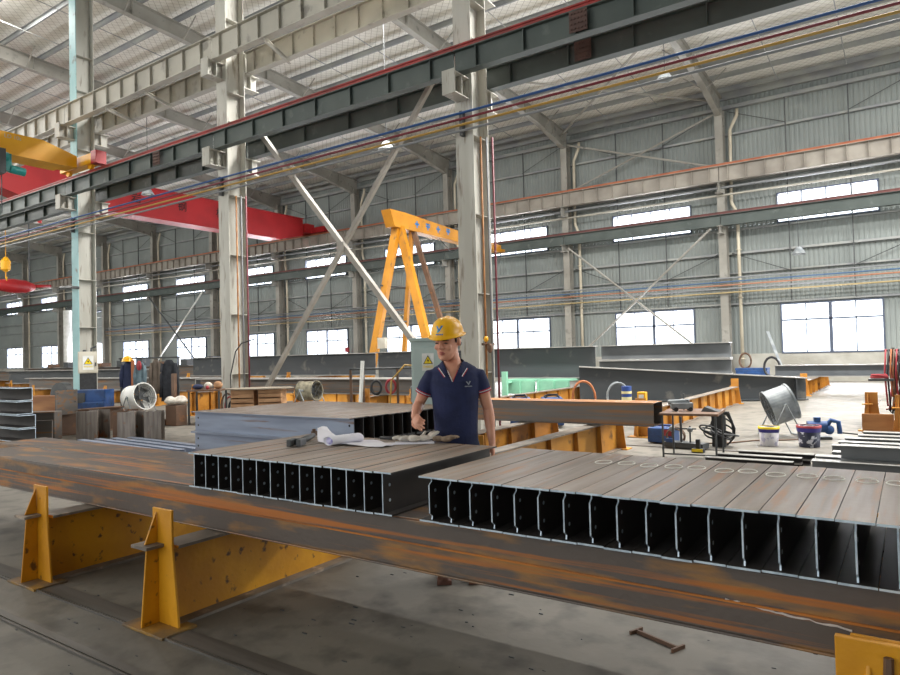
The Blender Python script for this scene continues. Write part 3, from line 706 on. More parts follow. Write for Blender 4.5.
def girder(name, x0, x1, y, z0, z1, lab, mat=m_gird, wf=.4, rz=0, group=None, stf=2.0):
    L = x1-x0; b = BM(); prism(b, H(wf, z1-z0, .03, .02), (0, 0, 0), (L, 0, 0), cap=1)
    o = O(name, b, [mat, m_edge]); 
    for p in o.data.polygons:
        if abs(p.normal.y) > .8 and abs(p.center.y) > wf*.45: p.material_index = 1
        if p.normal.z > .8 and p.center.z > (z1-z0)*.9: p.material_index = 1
    o.location = (x0, y, z0); o.rotation_euler = (0, 0, rz); return T(o, lab, 'girder', group)
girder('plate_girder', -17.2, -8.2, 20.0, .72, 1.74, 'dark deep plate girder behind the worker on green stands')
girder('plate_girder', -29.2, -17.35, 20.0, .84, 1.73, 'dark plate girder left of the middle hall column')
for x in (-26.5, -20): yt(x, 17.9, 4.2, .83, 'tall orange trestle under the left dark girder, %s one' % ('left' if x < -25 else 'right'), stiff=4)
for k, (z0, z1) in enumerate(((.15, .66), (.68, 1.2), (1.22, 1.76))):
    girder('stacked_girder', -9.8+.1*k, (-5.05, -5.0, -5.0)[k], 24.0, z0, z1, 'grey H-girder in the pile below the second window from right, %s' % ('lowest', 'middle', 'topmost')[k], M('grey_girder', '6e7173', '5e6163', 1, .5, .2), .5, 0, 'pile of three grey girders')
b = BM(); box(b, -9.2, -9.0, 23.7, 24.3, 0, .148); box(b, -6, -5.8, 23.7, 24.3, 0, .148); T(O('timber_packer', b, m_wood), 'timber packers on the floor under the grey girder pile', 'packer')
# tapered dark girder
b = BM(); L = 6.4
for (z, s) in ((0, 0),): pass
poly(b, [(0, -.012, .02), (L, -.012, .02), (L, -.012, .6), (0, -.012, 1.06)], .024, (0, 1, 0))
box(b, 0, L, -.2, .2, 0, .025)
poly(b, [(0, -.2, 1.06), (L, -.2, .6), (L, .2, .6), (0, .2, 1.06)], .03, (0, 0, 1), 1)
box(b, L-.3, L-.28, -.19, .19, .025, .6)
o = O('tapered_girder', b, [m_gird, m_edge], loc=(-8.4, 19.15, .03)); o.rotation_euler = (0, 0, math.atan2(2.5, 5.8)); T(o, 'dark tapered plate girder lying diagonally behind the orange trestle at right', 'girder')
b = BM(); box(b, -.5, .5, -.1, .1, 0, .028); T(O('timber_packer', b, m_wood, loc=(-5, 20.7, 0)), 'timber packer under the tapered girder', 'packer')
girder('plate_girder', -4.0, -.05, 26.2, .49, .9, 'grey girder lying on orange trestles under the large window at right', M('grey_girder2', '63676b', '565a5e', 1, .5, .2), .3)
yt(-2.78, 23.5, 6.2, HT, 'orange trestle on bright floor under the right-hand grey girder', stiff=7, wid=.3)
# green stands
for x, l in ((-10.5, 'with tall post, '), (-9.3, 'on the right, ')):
    e = E('green_stand', 'mint green steel stand %sunder the deep plate girder' % l, 'stand', (x, 18.9, 0))
    b = BM(); box(b, -.55, .55, .3, 1.6, .66, .71); box(b, -.55, .55, .28, .3, .25, .66)
    for q in (-.55, 0, .5): box(b, q, q+.04, .2, .28, .0, .66)
    O('panel', b, m_green, e)
    for s in (-.5, .42):
        b = BM(); box(b, s, s+.08, 1.5, 1.58, 0, .66); O('leg', b, m_green, e)
    if x < -10: b = BM(); box(b, -.45, -.27, -.1, .0, 0, .98); box(b, -.45, -.27, 0, .29, .6, .64); O('post', b, m_green, e)

# steel bars and channels on the floor at right
for i, (x0, x1, y, z) in enumerate(((-2.35, -1.25, 9.35, 0), (-2.32, -1.25, 9.35, .075), (-2.2, -1.2, 9.72, .0), (-2.25, -1.2, 9.72, .075), (-2.15, -1.15, 10.1, 0), (-2.05, -1.1, 10.1, .075))):
    b = BM(); prism(b, Cp(.12, .07, .008), (x0, y, z), (x1, y, z)); o = O('steel_bar', b, [m_gird, m_edge, MATS['mill_scale_and_recess_shade']])
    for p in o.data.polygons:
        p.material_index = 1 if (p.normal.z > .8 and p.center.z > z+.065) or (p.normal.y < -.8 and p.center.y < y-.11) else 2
    T(o, 'thin channel bar on the floor behind right joist bunch, %s of six' % ORD[i], 'steel bar', 'thin bars on the floor')
cz = [(-1.05, .6, 9.35, 0), (-1.05, .6, 9.75, 0), (-.9, .7, 10.2, 0), (-.8, .7, 10.9, 0), (-1.0, .7, 11.3, 0), (-.95, .7, 11.75, 0), (-.9, .7, 12.25, 0), (-.75, .7, 12.7, 0), (-.7, .7, 13.2, 0), (-.75, .7, 9.5, .182)]
for i, (x0, x1, y, z) in enumerate(cz):
    h = .18 if y < 10.5 else .12
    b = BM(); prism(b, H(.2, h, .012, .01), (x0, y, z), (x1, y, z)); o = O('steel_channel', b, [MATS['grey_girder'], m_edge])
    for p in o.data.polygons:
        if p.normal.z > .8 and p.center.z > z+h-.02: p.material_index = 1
    T(o, 'grey steel section on the floor at right edge, %s' % (('%s from front' % ORD[i]) if i < 9 else 'lying on the front ones'), 'steel section', 'steel sections at the right edge')

# big drum fan
def drum_fan(loc, rz, tilt, lab, stand=True, r=.33, L=.42, mat=m_galv):
    e = E('drum_fan', lab, 'fan', loc, rz)
    c = Vector((0, 0, .55)); ax = Vector((math.cos(R(tilt)), 0, math.sin(R(tilt))))
    b = BM(); lathe(b, [(r, -L/2), (r+.015, -L/2), (r+.015, -L/2+.03), (r, -L/2+.03), (r, L/2-.03), (r+.015, L/2-.03), (r+.015, L/2), (r-.01, L/2), (r-.01, -L/2)], c, ax, 36, caps=False)
    O('housing', b, mat, e, smooth=False)
    u = ax.orthogonal().normalized(); v = ax.cross(u)
    for s in (-1, 1):
        b = BM()
        for q in (.1, .18, .24): tube(b, [c+ax*(s*L/2)+(u*math.cos(a)+v*math.sin(a))*q for a in [k*math.pi/10 for k in range(20)]], .005, 5, closed=True)
        for k in range(6):
            a = k*math.pi/3; bar(b, c+ax*(s*L/2), c+ax*(s*L/2)+(u*math.cos(a)+v*math.sin(a))*r, .006, 5)
        O('guard', b, m_dgrey, e)
    b = BM(); bar(b, c-ax*.12, c+ax*.1, .07, 14)
    for k in range(6):
        a = k*math.pi/3; d = u*math.cos(a)+v*math.sin(a); t = d.cross(ax)
        poly(b, [c+d*.06-t*.03-ax*.02, c+d*.06+t*.03+ax*.02, c+d*(r-.03)+t*.09+ax*.04, c+d*(r-.03)-t*.09-ax*.04], .005, ax)
    O('impeller', b, m_dgrey, e)
    if stand:
        b = BM()
        for s in (-1, 1):
            tube(b, [(-.28, s*.36, 0), (0, s*.36, .6), (.28, s*.36, 0)], .016, 8); bar(b, (0, s*.36, .58), (0, s*(r-.02), .56), .02, 8)
        for x in (-.28, .28): bar(b, (x, -.36, .02), (x, .36, .02), .016, 8)
        O('stand', b, m_galv, e)
    return e
drum_fan((-1.93, 13.0, 0), R(24), 20, 'big galvanised drum fan on tube legs standing on the open floor at right', True, .31, .42)
# buckets
def bucket(loc, lab, mat, rim, h=.24, r=.14):
    e = E('paint_bucket', lab, 'bucket', loc)
    b = BM(); lathe(b, [(r*.86, 0), (r, h), (r-.006, h), (r*.84, .01)], seg=28, caps=False); lathe(b, [(r*.85, .0), (r*.85, .01)], seg=28); O('body', b, mat, e, smooth=True)
    b = BM(); lathe(b, [(r+.008, h-.03), (r+.008, h+.005), (r-.008, h+.005)], seg=28, caps=False); O('rim', b, rim, e, smooth=True)
    b = BM(); lathe(b, [(r*.975+.003, h*.72), (r+.003, h-.03)], seg=28, caps=False); O('label_band', b, M('purple_band', '3a3484', rough=.4), e, smooth=True)
    b = BM(); tube(b, [((r+.01)*math.cos(a), -(r+.01)*math.sin(a)*.4, h-.02-(r)*math.sin(a)) for a in [k*math.pi/10 for k in range(11)]], .003, 5); O('handle', b, m_galv, e)
bucket((-1.92, 11.75, 0), 'white and purple paint bucket on the floor before the drum fan', m_bucket, m_warn, .3, .15)
bucket((-1.36, 11.85, 0), 'dark blue label bucket on the floor right of the white one', m_bucket2, m_hose_r, .33, .17)
# blue pump
e = E('electric_pump', 'blue electric machine with hoses on the floor right of the drum fan', 'machine', (-1.35, 12.85, 0), R(15))
b = BM(); box(b, -.2, .2, -.12, .12, 0, .06); O('base', b, m_dgrey, e, bevel=.01)
b = BM(); bar(b, (-.25, 0, .26), (.12, 0, .26), .12, 18); box(b, -.12, 0, -.06, .06, .34, .46); O('motor', b, m_blue, e)
b = BM(); tube(b, [(.12, 0, .28), (.2, 0, .4), (.34, 0, .36), (.36, 0, .12)], .05, 10); ell(b, (.16, 0, .2), .1, .1, .1); O('pump_head', b, m_blue, e, smooth=True)
b = BM(); tube(b, [(.38, 0, .14), (.7, .1, .1), (1.0, -.2, .02), (1.3, -.5, .02), (1.35, -.9, .02)], .014, 6); O('hose', b, m_black, e, smooth=True); e.scale = (.8, .8, .8); e.location = (-1.3, 12.86, 0)
b = BM(); tube(b, [(-3.0, 11.5, .012), (-2.6, 11.6, .012), (-2.2, 12.2, .012), (-1.8, 12.4, .012), (-1.5, 12.7, .012)], .012, 6); T(O('power_cable', b, m_brown, smooth=True), 'thin brown cable on the floor from black pile to the fan', 'cable')
# tangled black hoses over a frame
e = E('hose_bundle', 'tangled pile of black hoses heaped over a low post', 'hoses', (-2.58, 11.3, 0))
b = BM(); box(b, -.1, .1, -.06, .06, 0, .52); bar(b, (-.1, 0, .5), (.1, 0, .56), .05, 8); O('post', b, m_black, e, bevel=.01)
r2 = random.Random(3)
for k in range(9):
    b = BM(); cxx = (r2.random()-.5)*.34; cyy = (r2.random()-.5)*.3; ra = .1+r2.random()*.12; tl = r2.random()*1.2; z0 = .12+r2.random()*.1; rr = r2.random()*3
    pts = []
    for j in range(26):
        a = j/26*2*math.pi
        x, y, z = ra*math.cos(a), ra*math.sin(a)*math.cos(tl), ra*math.sin(a)*math.sin(tl)
        pts.append((cxx+x*math.cos(rr)-y*math.sin(rr), cyy+x*math.sin(rr)+y*math.cos(rr), max(.015, z0+ra*.6*math.sin(tl)+z)))
    tube(b, pts, .014, 6, closed=True); O('hose_loop', b, m_black, e, smooth=True)
b = BM()
for k in range(3): tube(b, [(0, 0, .5), (.1+.03*k, -.02, .56), (.2+.02*k, 0, .4-.05*k), (.22, .02*k, .15), (.1, .1, .02)], .014, 6)
O('hanging_hose', b, m_black, e, smooth=True)
# small steel table with machine
e = E('steel_table', 'low steel table with thin legs right of the grey beam end', 'table', (-2.62, 9.9, 0), R(6))
b = BM(); box(b, -.38, .4, -.45, .42, .66, .69); O('table_top', b, m_brown, e)
for sx in (-.34, .36):
    for sy in (-.4, .38): b = BM(); bar(b, (sx, sy, 0), (sx, sy, .66), .014, 8); O('leg', b, m_dgrey, e)
b = BM(); bar(b, (-.34, -.4, .12), (.36, -.4, .12), .01, 6); O('crossbar', b, m_dgrey, e)
e = E('cutting_torch_cart', 'small silver motorised cutting carriage on the steel table', 'machine', (-2.74, 9.85, .69), R(25))
b = BM(); box(b, -.16, .14, -.07, .07, .03, .12); bar(b, (-.2, 0, .13), (.1, 0, .14), .035, 10); O('carriage', b, m_galv, e, bevel=.008)
b = BM(); bar(b, (.05, -.12, .16), (.05, .2, .16), .01, 8); bar(b, (.05, .18, .0), (.05, .18, .24), .012, 8); O('torch_arm', b, m_dgrey, e)
b = BM()
for sx in (-.1, .1):
    for sy in (-.08, .08): lathe(b, [(.03, -.01), (.03, .01)], (sx, sy, .03), (0, 1, 0), 14)
O('wheel', b, m_black, e)
e = E('steel_wedge', 'dark triangular steel piece on the right of the steel table', 'steel piece', (-2.38, 9.95, .69))
b = BM(); poly(b, [(-.1, -.12, 0), (.14, -.12, 0), (-.05, -.12, .07)], .2, (0, 1, 0)); O('wedge', b, m_dgrey, e)
# clutter under the table
e = E('cutting_machine', 'dark cutting machine with gauges on the floor under the table', 'machine', (-3.02, 10.9, 0), R(-10))
b = BM(); box(b, -.3, .35, -.12, .12, .02, .1); bar(b, (-.05, 0, .1), (-.05, 0, .5), .02, 8); bar(b, (-.25, 0, .3), (.2, 0, .32), .012, 8); bar(b, (.1, 0, .1), (.1, 0, .36), .014, 8); bar(b, (-.2, 0, .1), (-.2, 0, .28), .014, 8); O('frame', b, m_dgrey, e)
b = BM(); ell(b, (-.2, 0, .3), .05, .04, .05); O('gauge', b, m_galv, e, smooth=True); b = BM(); ell(b, (.1, 0, .3), .045, .04, .045); O('gauge', b, m_galv, e, smooth=True)
b = BM(); box(b, -.24, -.1, -.16, -.13, .1, .16); O('nameplate', b, m_blue, e)
e = E('work_light', 'small black and yellow work light on the floor', 'light', (-2.72, 10.55, 0))
b = BM(); box(b, -.09, .09, -.06, .06, 0, .06); box(b, -.03, .03, -.03, .03, .06, .2); O('body', b, m_black, e, bevel=.008)
b = BM(); box(b, -.08, .08, -.068, -.06, .015, .06); O('lens', b, m_warn, e)
e = E('welding_set', 'blue and red welding wire set with coiled cable under grey beam end', 'machine', (-3.5, 11.4, 0), R(-5))
b = BM(); box(b, -.22, .22, -.15, .15, .02, .26); bar(b, (-.15, 0, .3), (.15, 0, .3), .02, 8); O('case', b, m_blue, e, bevel=.01)
b = BM(); box(b, .05, .2, -.16, -.15, .14, .24); O('panel', b, m_hose_r, e)
b = BM()
for k in range(3): tube(b, [(.3+.15*math.cos(a), -.22-.02*k, .16+(.14-.015*k)*math.sin(a)) for a in [j*math.pi/10 for j in range(20)]], .012, 6, closed=True)
O('cable_coil', b, m_brown, e, smooth=True)
# things standing beyond the grey beam
e = E('paint_can', 'tall blue can with cream label standing beyond the grey beam', 'can', (-3.66, 10.35, 0))
b = BM(); box(b, -.2, .35, -.15, .2, 0, .72); O('stand_block', b, m_brown, e)
bpy.data.objects.remove(e.children[0]); bpy.data.objects.remove(e)
e = E('paint_can', 'tall blue can with cream label standing beyond the grey beam', 'can', (-5.75, 15.9, 0))
b = BM(); lathe(b, [(.12, 0), (.12, .36)], seg=24); O('can_body', b, m_can, e)
b = BM(); lathe(b, [(.122, .02), (.122, .1)], seg=24, caps=False); lathe(b, [(.122, .18), (.122, .24)], seg=24, caps=False); O('label_band', b, m_canw, e)
e2 = E('steel_crate', 'dark steel crate on the floor carrying the blue can', 'crate', (-5.65, 15.95, 0)); b = BM(); box(b, -.45, .45, -.25, .25, 0, .34); O('crate_body', b, m_dgrey, e2, bevel=.01)
e.location.z = .34
e = E('yellow_box', 'small orange-yellow box right of the blue can', 'box', (-5.38, 15.95, .34))
b = BM(); box(b, -.1, .1, -.08, .08, 0, .22); O('body', b, m_yelc, e, bevel=.01); b = BM(); box(b, -.06, .06, -.085, -.08, .05, .16); O('label', b, m_white, e)
def coil(name, loc, rz, r, turns, th, mat, lab, cat='hose', up=False):
    b = BM(); pts = []
    for j in range(turns*20):
        a = j*math.pi/10; rr = r*(1+.05*math.sin(j*.7)); k = j/20
        if up: pts.append((rr*math.cos(a), k*th*.9, rr*1.4*math.sin(a)))
        else: pts.append((rr*math.cos(a), rr*math.sin(a), th+k*th*.9))
    tube(b, pts, th, 6); o = O(name, b, mat, smooth=True, loc=loc); o.rotation_euler = (0, 0, rz); return T(o, lab, cat)
coil('hose_coil', (-6.75, 15.6, .42), 0, .3, 3, .02, m_hose_o, 'pinkish hose coil standing upright beyond the grey beam', up=True)
coil('hose_coil', (-6.2, 16.5, .38), R(10), .27, 3, .02, m_galv, 'grey hose coil standing upright right of the pinkish one', up=True)
# blue welders beside the worker
for i, (x, y) in enumerate(((-6.9, 12.6), (-6.3, 12.9))):
    e = E('welding_machine', 'blue welding machine with cables right of the worker, %s of two' % ('left', 'right')[i], 'machine', (x, y, 0), R(30))
    b = BM(); box(b, -.22, .22, -.3, .3, .06, .62); O('case', b, m_blue, e, bevel=.02)
    b = BM(); tube(b, [(-.15, -.2, .6), (-.1, -.2, .7), (.1, -.2, .7), (.15, -.2, .6)], .014, 8); O('handle', b, m_black, e)
    b = BM(); tube(b, [(.15*math.cos(a), .1+.05*math.sin(3*a), .64+.03*math.sin(a)) for a in [k*math.pi/8 for k in range(16)]], .02, 6, closed=True); O('cable', b, m_black, e, smooth=True)
    for sx in (-.2, .2):
        b = BM(); lathe(b, [(.06, -.02), (.06, .02)], (sx, .2, .06), (1, 0, 0), 14); O('wheel', b, m_black, e)
# far right: hoses on the wall, blue chest, hose reel, leaning strip
coil('hose_coil', (-6.1, 32.05, .95), 0, .24, 5, .03, m_brown, 'brown hoses looped on the wall column beside the girder pile', up=True)
coil('hose_coil', (-4.55, 29.0, .75), 0, .28, 6, .03, m_black, 'black hose reel standing left of the right-hand grey girder', up=True)
b = BM(); box(b, -.05, .05, -.3, .5, 0, .35); T(O('reel_stand', b, m_dgrey, loc=(-4.55, 29.1, 0)), 'dark foot of the black hose reel', 'stand')
e = E('tool_chest', 'blue tool chest near the far wall left of hose reel', 'chest', (-5.4, 29.8, 0)); b = BM(); box(b, -.6, .6, -.3, .3, 0, .62); O('chest_body', b, m_blue, e, bevel=.02); b = BM(); box(b, -.61, .61, -.31, .31, .62, .7); O('lid', b, m_blue, e)
b = BM(); prism(b, Rc(.12, .02), (-5.0, 31.2, 2.2), (-4.1, 29.9, .02)); T(O('leaning_strip', b, m_galv), 'pale metal strip leaning slantwise left of the large window', 'strip')
# right rack with hoses
e = E('hose_rack', 'steel post rack hung with welding hoses at the right edge', 'rack', (-.28, 15.6, 0))
b = BM(); bar(b, (0, 0, 0), (0, 0, 1.5), .025, 8); bar(b, (.3, 0, 0), (.3, 0, 1.5), .025, 8); bar(b, (-.15, 0, 1.45), (.4, 0, 1.45), .02, 8); box(b, -.15, .4, -.2, .2, 0, .03); box(b, -.42, .0, -.28, -.02, .86, .9); O('frame', b, m_dgrey, e)
r3 = random.Random(5)
for k in range(12):
    m = (m_hose_r, m_black, m_hose_o, m_brown)[k % 4]; x = -.12+.045*k; L = .5+.5*r3.random(); b = BM()
    tube(b, [(x, -.03, .25+(1-L)*.6), (x-.03, -.06, 1.0), (x, -.03, 1.47), (x+.03, .03, 1.47), (x+.06+.05*r3.random(), .05, .9), (x+.03*r3.random(), -.02, .2+(1-L)*.6), (x-.03, -.05, .3)], .016, 6); O('hose', b, m, e, smooth=True)
coil('hose_coil', (-.52, 15.45, .9), 0, .13, 4, .018, m_hose_r, 'red hose coil on the bracket left of the hose rack')
for i, (x, y) in enumerate(((-.62, 14.4), (-.15, 13.7), (.0, 15.1))):
    yt(x, y, 1.6, HT, 'orange trestle by the hose rack at right edge, %s' % ('left', 'middle', 'right')[i], posts=(1, 0)) if i < 2 else None
b = BM(); box(b, -.26, .22, -.02, .02, 0, .34); T(O('rusty_plate', b, m_orange_rust, loc=(-.5, 14.05, 0)), 'rusty square steel plate leaning on the orange trestle at right', 'plate')

# ================================================================== MIDGROUND LEFT / CENTRE
# cabinet behind the worker
e = E('electric_cabinet', 'tall grey-green electric cabinet right behind the worker', 'cabinet', (-4.60, 6.28, 0), R(34.6))
b = BM(); box(b, -.22, .24, -.14, .16, .3, 1.75); box(b, -.24, .26, -.16, .18, 1.75, 1.79); O('body', b, m_cab, e, bevel=.006)
b = BM(); box(b, -.2, .22, -.155, -.141, .36, 1.68); d = O('door', b, m_cab, e, bevel=.004)
b = BM(); box(b, .14, .17, -.175, -.155, 1.0, 1.12); O('handle', b, m_dgrey, d)
b = BM(); box(b, -.2, -.14, -.1, .1, 0, .3); box(b, .16, .22, -.1, .1, 0, .3); O('foot', b, m_dgrey, e)
def warnsign(e, loc, rz, s):
    b = BM(); box(b, -s*.62, s*.62, -.003, 0, -s*.95, s*.85); o = O('sign_plate', b, m_white, e, loc=loc); o.rotation_euler = (0, 0, rz)
    b = BM(); poly(b, [(-s*.5, -.004, -s*.25), (s*.5, -.004, -s*.25), (0, -.004, s*.65)], .002, (0, -1, 0)); O('triangle_border', b, m_ink, o)
    b = BM(); poly(b, [(-s*.4, -.0065, -s*.19), (s*.4, -.0065, -s*.19), (0, -.0065, s*.52)], .002, (0, -1, 0)); O('triangle', b, m_warn, o)
    b = BM(); poly(b, [(s*.03, -.009, s*.35), (-s*.12, -.009, s*.05), (0, -.009, s*.07), (-s*.04, -.009, -s*.14), (s*.13, -.009, s*.14), (s*.02, -.009, s*.13)], .002, (0, -1, 0)); O('lightning_bolt', b, m_ink, o)
    text('lettering', '有电危险', s*.26, m_warn, o, (0, -.006, -s*.55), (R(90), 0, 0), .001)
warnsign(e, (-.03, -.156, 1.52), 0, .11)
# cabinet on the left column (faces +X side)
e = E('electric_cabinet', 'beige electric cabinet with warning sign on the left column', 'cabinet', (-22.7, 11.55, 0), R(66))
b = BM(); box(b, -.29, .29, -.14, .1, 1.27, 1.99); O('body', b, m_cab2, e, bevel=.008)
b = BM(); box(b, -.27, .27, -.155, -.141, 1.3, 1.96); d = O('door', b, m_cab2, e, bevel=.004)
b = BM(); box(b, .2, .24, -.18, -.155, 1.5, 1.62); O('handle', b, m_dgrey, d)
warnsign(e, (0, -.156, 1.63), 0, .26)
b = BM(); box(b, -.25, .25, -.12, .1, .3, 1.27); O('lower_box', b, m_black, e)
b = BM(); tube(b, [(.1, -.05, 1.95), (.1, -.05, 2.1), (.25, -.05, 2.15)], .03, 8); bar(b, (-.1, 0, 1.95), (-.1, 0, 2.05), .05, 8); O('conduit', b, m_dgrey, e)
b = BM(); tube(b, [(-22.55, 11.2, 4.1), (-22.5, 11.0, 4.1), (-23.3, 11.0, 4.15)], .05, 8); T(O('junction_bracket', b, m_dgrey), 'dark bracket wrapped around the left column', 'bracket')

# stack of dark sections at the left edge
b = BM(); prism(b, Cp(.3, .25, .014), (-1.6, 0, 0), (.0, 0, 0), up=(0, 0, 1), cap=1); pc = O('channel_section', b, [m_bluegrey, m_cut, MATS['mill_scale_and_recess_shade']])
for p in pc.data.polygons:
    if p.material_index == 0: p.material_index = 0 if (p.normal.z > .8 and p.center.z > .24) else (1 if p.normal.y < -.8 and p.center.y < -.29 else 2)  # channel insides coloured dark as recess shade
for i in range(4):
    o = pc if i == 0 else pc.copy()
    if i: C.objects.link(o)
    o.location = (-14.2+(.0 if i > 1 else .12), 6.15, .12+i*.262); T(o, 'dark blue-grey channel at the left edge, %s in its stack' % ('lowest', 'second', 'third', 'topmost')[i], 'steel section', 'stack of channels at the left edge')
for x in (-15.5, -14.5):
    b = BM(); box(b, -.06, .06, -.3, .1, 0, .118); T(O('timber_packer', b, m_wood, loc=(x, 6.05, 0)), 'timber packer under the channel stack at the left edge, %s' % ('left' if x < -15 else 'right'), 'packer')
# upside: long brown beam, box beam with end plate
b = BM(); prism(b, H(.3, .55, .02, .014), (-15.76, 6.5, 0), (-15.76, 8.8, 0)); T(O('brown_beam', b, m_brown), 'long rusty brown beam lying on the floor behind the short stubs', 'steel beam')
e = E('flanged_beam', 'orange-rust beam with a square bolted end plate, at left', 'steel beam', (-15.58, 7.5, .555), R(16))
b = BM(); boxbeam(b, -2.2, 0, -.16, .16, .0, .33); O('box_section', b, m_orange_rust, e)
b = BM(); box(b, 0, .03, -.36, .2, -.08, .46)
for y in (-.3, .14):
    for z in (-.03, .19, .4): lathe(b, [(.016, .03), (.016, .045)], (0, y, z), (1, 0, 0), 6)
O('end_plate', b, m_gird2, e)
# stubs standing upright
for i, (x, y, wd, lab) in enumerate(((-14.25, 7.5, .46, 'leftmost'), (-13.62, 7.85, .42, 'second from left'), (-13.05, 7.65, .38, 'third from left'), (-12.65, 7.9, .32, 'rightmost'))):
    b = BM(); prism(b, H(wd, wd, .02, .016), (0, -wd/2, 0), (0, -wd/2, .6), up=(0, 1, 0), cap=1)
    o = O('beam_stub', b, [(M('worn_grey_plate', '8a8078', '6e655e', 3, .6, .1, (6, 6, .6), c3='8a5a3a', s3=6, lo3=.62), m_brown)[i == 1], m_edge], loc=(x, y-.15, 0)); o.rotation_euler = (0, 0, R((30, 50, 28, 45)[i]))
    T(o, 'upright steel stub on the floor, %s of four before the brown beam' % lab, 'steel stub', 'upright beam stubs')
for i, (x, y) in enumerate(((-14.9, 6.3), (-14.58, 6.52))):
    b = BM(); box(b, -.17, .17, -.02, .02, 0, .46); box(b, -.17, .17, -.024, .022, .44, .462); o = O('end_plate_blank', b, [m_gird2], loc=(x, y, .0)); o.rotation_euler = (0, 0, R(38)); T(o, 'small square grey plate standing by the channel stack, %s' % ('left', 'right')[i], 'plate', 'small square plates')
b = BM(); box(b, -.25, .25, -.15, .15, 0, .6); o = O('box_offcut', b, m_gird2, loc=(-15.2, 6.85, 0), bevel=.015); o.rotation_euler = (0, 0, R(36)); T(o, 'rusty grey box offcut behind the two square plates', 'offcut')
# blue angles
for i in range(5):
    b = BM(); prism(b, Cp(.12, .12, .012), (-13.6+.2*i, 6.5+.22*i, .0), (-10.3+.1*i, 6.3+.22*i, .0), up=(0, 0, 1)); T(O('steel_angle', b, m_bluegrey), 'blue-grey steel angle on the floor before the stubs, %s from the front' % ORD[i], 'steel angle', 'blue-grey angles on the floor')
# blue machine
e = E('blue_machine', 'blue welding tractor between left column and coat rack', 'machine', (-17.3, 8.95, 0), R(36))
b = BM(); box(b, -.45, .4, -.25, .25, .05, .92); O('case', b, m_blue, e, bevel=.02); b = BM(); box(b, -.1, .45, -.4, -.25, .3, .62); O('front_unit', b, m_blue, e, bevel=.02)
b = BM(); box(b, -.35, -.1, -.27, -.25, .6, .85); O('panel', b, m_dgrey, e)
b = BM(); lathe(b, [(.35, -.1), (.35, .1)], (-.95, .1, .75), (.2, -1, 0), 24, caps=True); box(b, -1.0, -.9, .0, .2, 0, .75); T(O('cable_drum', b, m_dgrey, loc=(-18.1, 8.9, 0)), 'round dark cable drum left of the blue machine', 'drum')
# white drum fan left, second drum
def plinth(x, y, z, w, d, lab):
    b = BM(); box(b, -w/2, w/2, -d/2, d/2, 0, z); o = O('steel_block', b, m_brown, loc=(x, y, 0), bevel=.01); T(o, lab, 'block')
drum_fan((-15.85, 9.3, .16), R(10), 12, 'white drum fan with grille before the hanging jackets', True, .33, .45, m_white)
plinth(-15.85, 9.3, .155, .9, .9, 'low steel block carrying the white drum fan')
drum_fan((-11.5, 10.9, .28), R(8), 2, 'round fan drum behind the rear joist stack, right of the crates', True, .22, .45, M('worn_cream', 'a29b84', '6e6654', 8, .7))
plinth(-11.5, 10.9, .275, .9, .9, 'low steel block carrying the round fan drum')
# coat rack
e = E('coat_rack', 'steel rail rack on which the work jackets hang', 'rack', (-16.5, 10.0, 0), R(36))
b = BM(); bar(b, (-.75, 0, 0), (-.75, 0, 1.72), .02, 8); bar(b, (.75, 0, 0), (.75, 0, 1.72), .02, 8); bar(b, (-.8, 0, 1.7), (.8, 0, 1.7), .02, 8); box(b, -.78, -.72, -.3, .3, 0, .03); box(b, .72, .78, -.3, .3, 0, .03); O('frame', b, m_dgrey, e)
def jacket(u, wd, z0, z1, mat, lab, dy=0):
    c, s = math.cos(R(36)), math.sin(R(36))
    x = -16.5+u*c-dy*-s; y = 10.0+u*s+dy*-c
    b = BM(); n = 12; rows = []
    for zi in range(9):
        t = zi/8; z = z1+(z0-z1)*t; row = []
        hw = wd/2*(.35+.65*min(1, t*5)) * (1+.08*math.sin(t*6))
        for k in range(16):
            a = k*2*math.pi/16; row.append(b.verts.new((hw*math.cos(a)*(1+.04*math.sin(3*a+t*4)), .075*math.sin(a)*(.6+.5*t)*(1+.3*math.sin(5*a+z*7)), z)))
        rows.append(row)
    for A, B in zip(rows, rows[1:]):
        for k in range(16): b.faces.new((A[k], A[(k+1) % 16], B[(k+1) % 16], B[k]))
    b.faces.new(rows[0]); b.faces.new(rows[-1][::-1])
    for sg in (-1, 1): tube(b, [(sg*wd*.38, 0, z1-.1), (sg*wd*.5, -.03, z1-.35), (sg*wd*.46, -.05, z0+.1)], [.05, .055, .045], 8)
    o = O('work_jacket', b, mat, smooth=True, loc=(x, y, 0)); o.rotation_euler = (0, 0, R(36)); T(o, lab, 'jacket', 'work clothes on the rack')
jacket(-.55, .36, .85, 1.62, m_cloth_n, 'navy jacket hanging leftmost on the rack')
jacket(-.22, .26, .9, 1.6, m_cloth_b, 'pale blue-grey jacket hanging beside the navy one', .05)
jacket(.16, .26, .75, 1.66, m_cloth_br, 'brown-grey work coat hanging in the middle of rack')
jacket(.5, .42, .55, 1.64, m_cloth_d, 'long black coat hanging rightmost on the rack')
b = BM(); box(b, -.04, .04, -.02, .02, 0, .75); o = O('orange_towel', b, m_hose_o, loc=(-16.78, 9.7, .9)); o.rotation_euler = (0, 0, R(36)); T(o, 'orange cloth strip hanging between the jackets', 'cloth')
b = BM(); ell(b, (0, 0, 0), .09, .05, .13); T(O('red_cloth', b, m_hose_r, loc=(-16.63, 9.78, 1.5), smooth=True), 'red cloth bundled over the rack rail', 'cloth')
def helmet(bm, rot=None):
    prof = []
    for k in range(11):
        a = k/10*math.pi/2; prof.append((.125*math.cos(a), .135*math.sin(a)))
    return prof
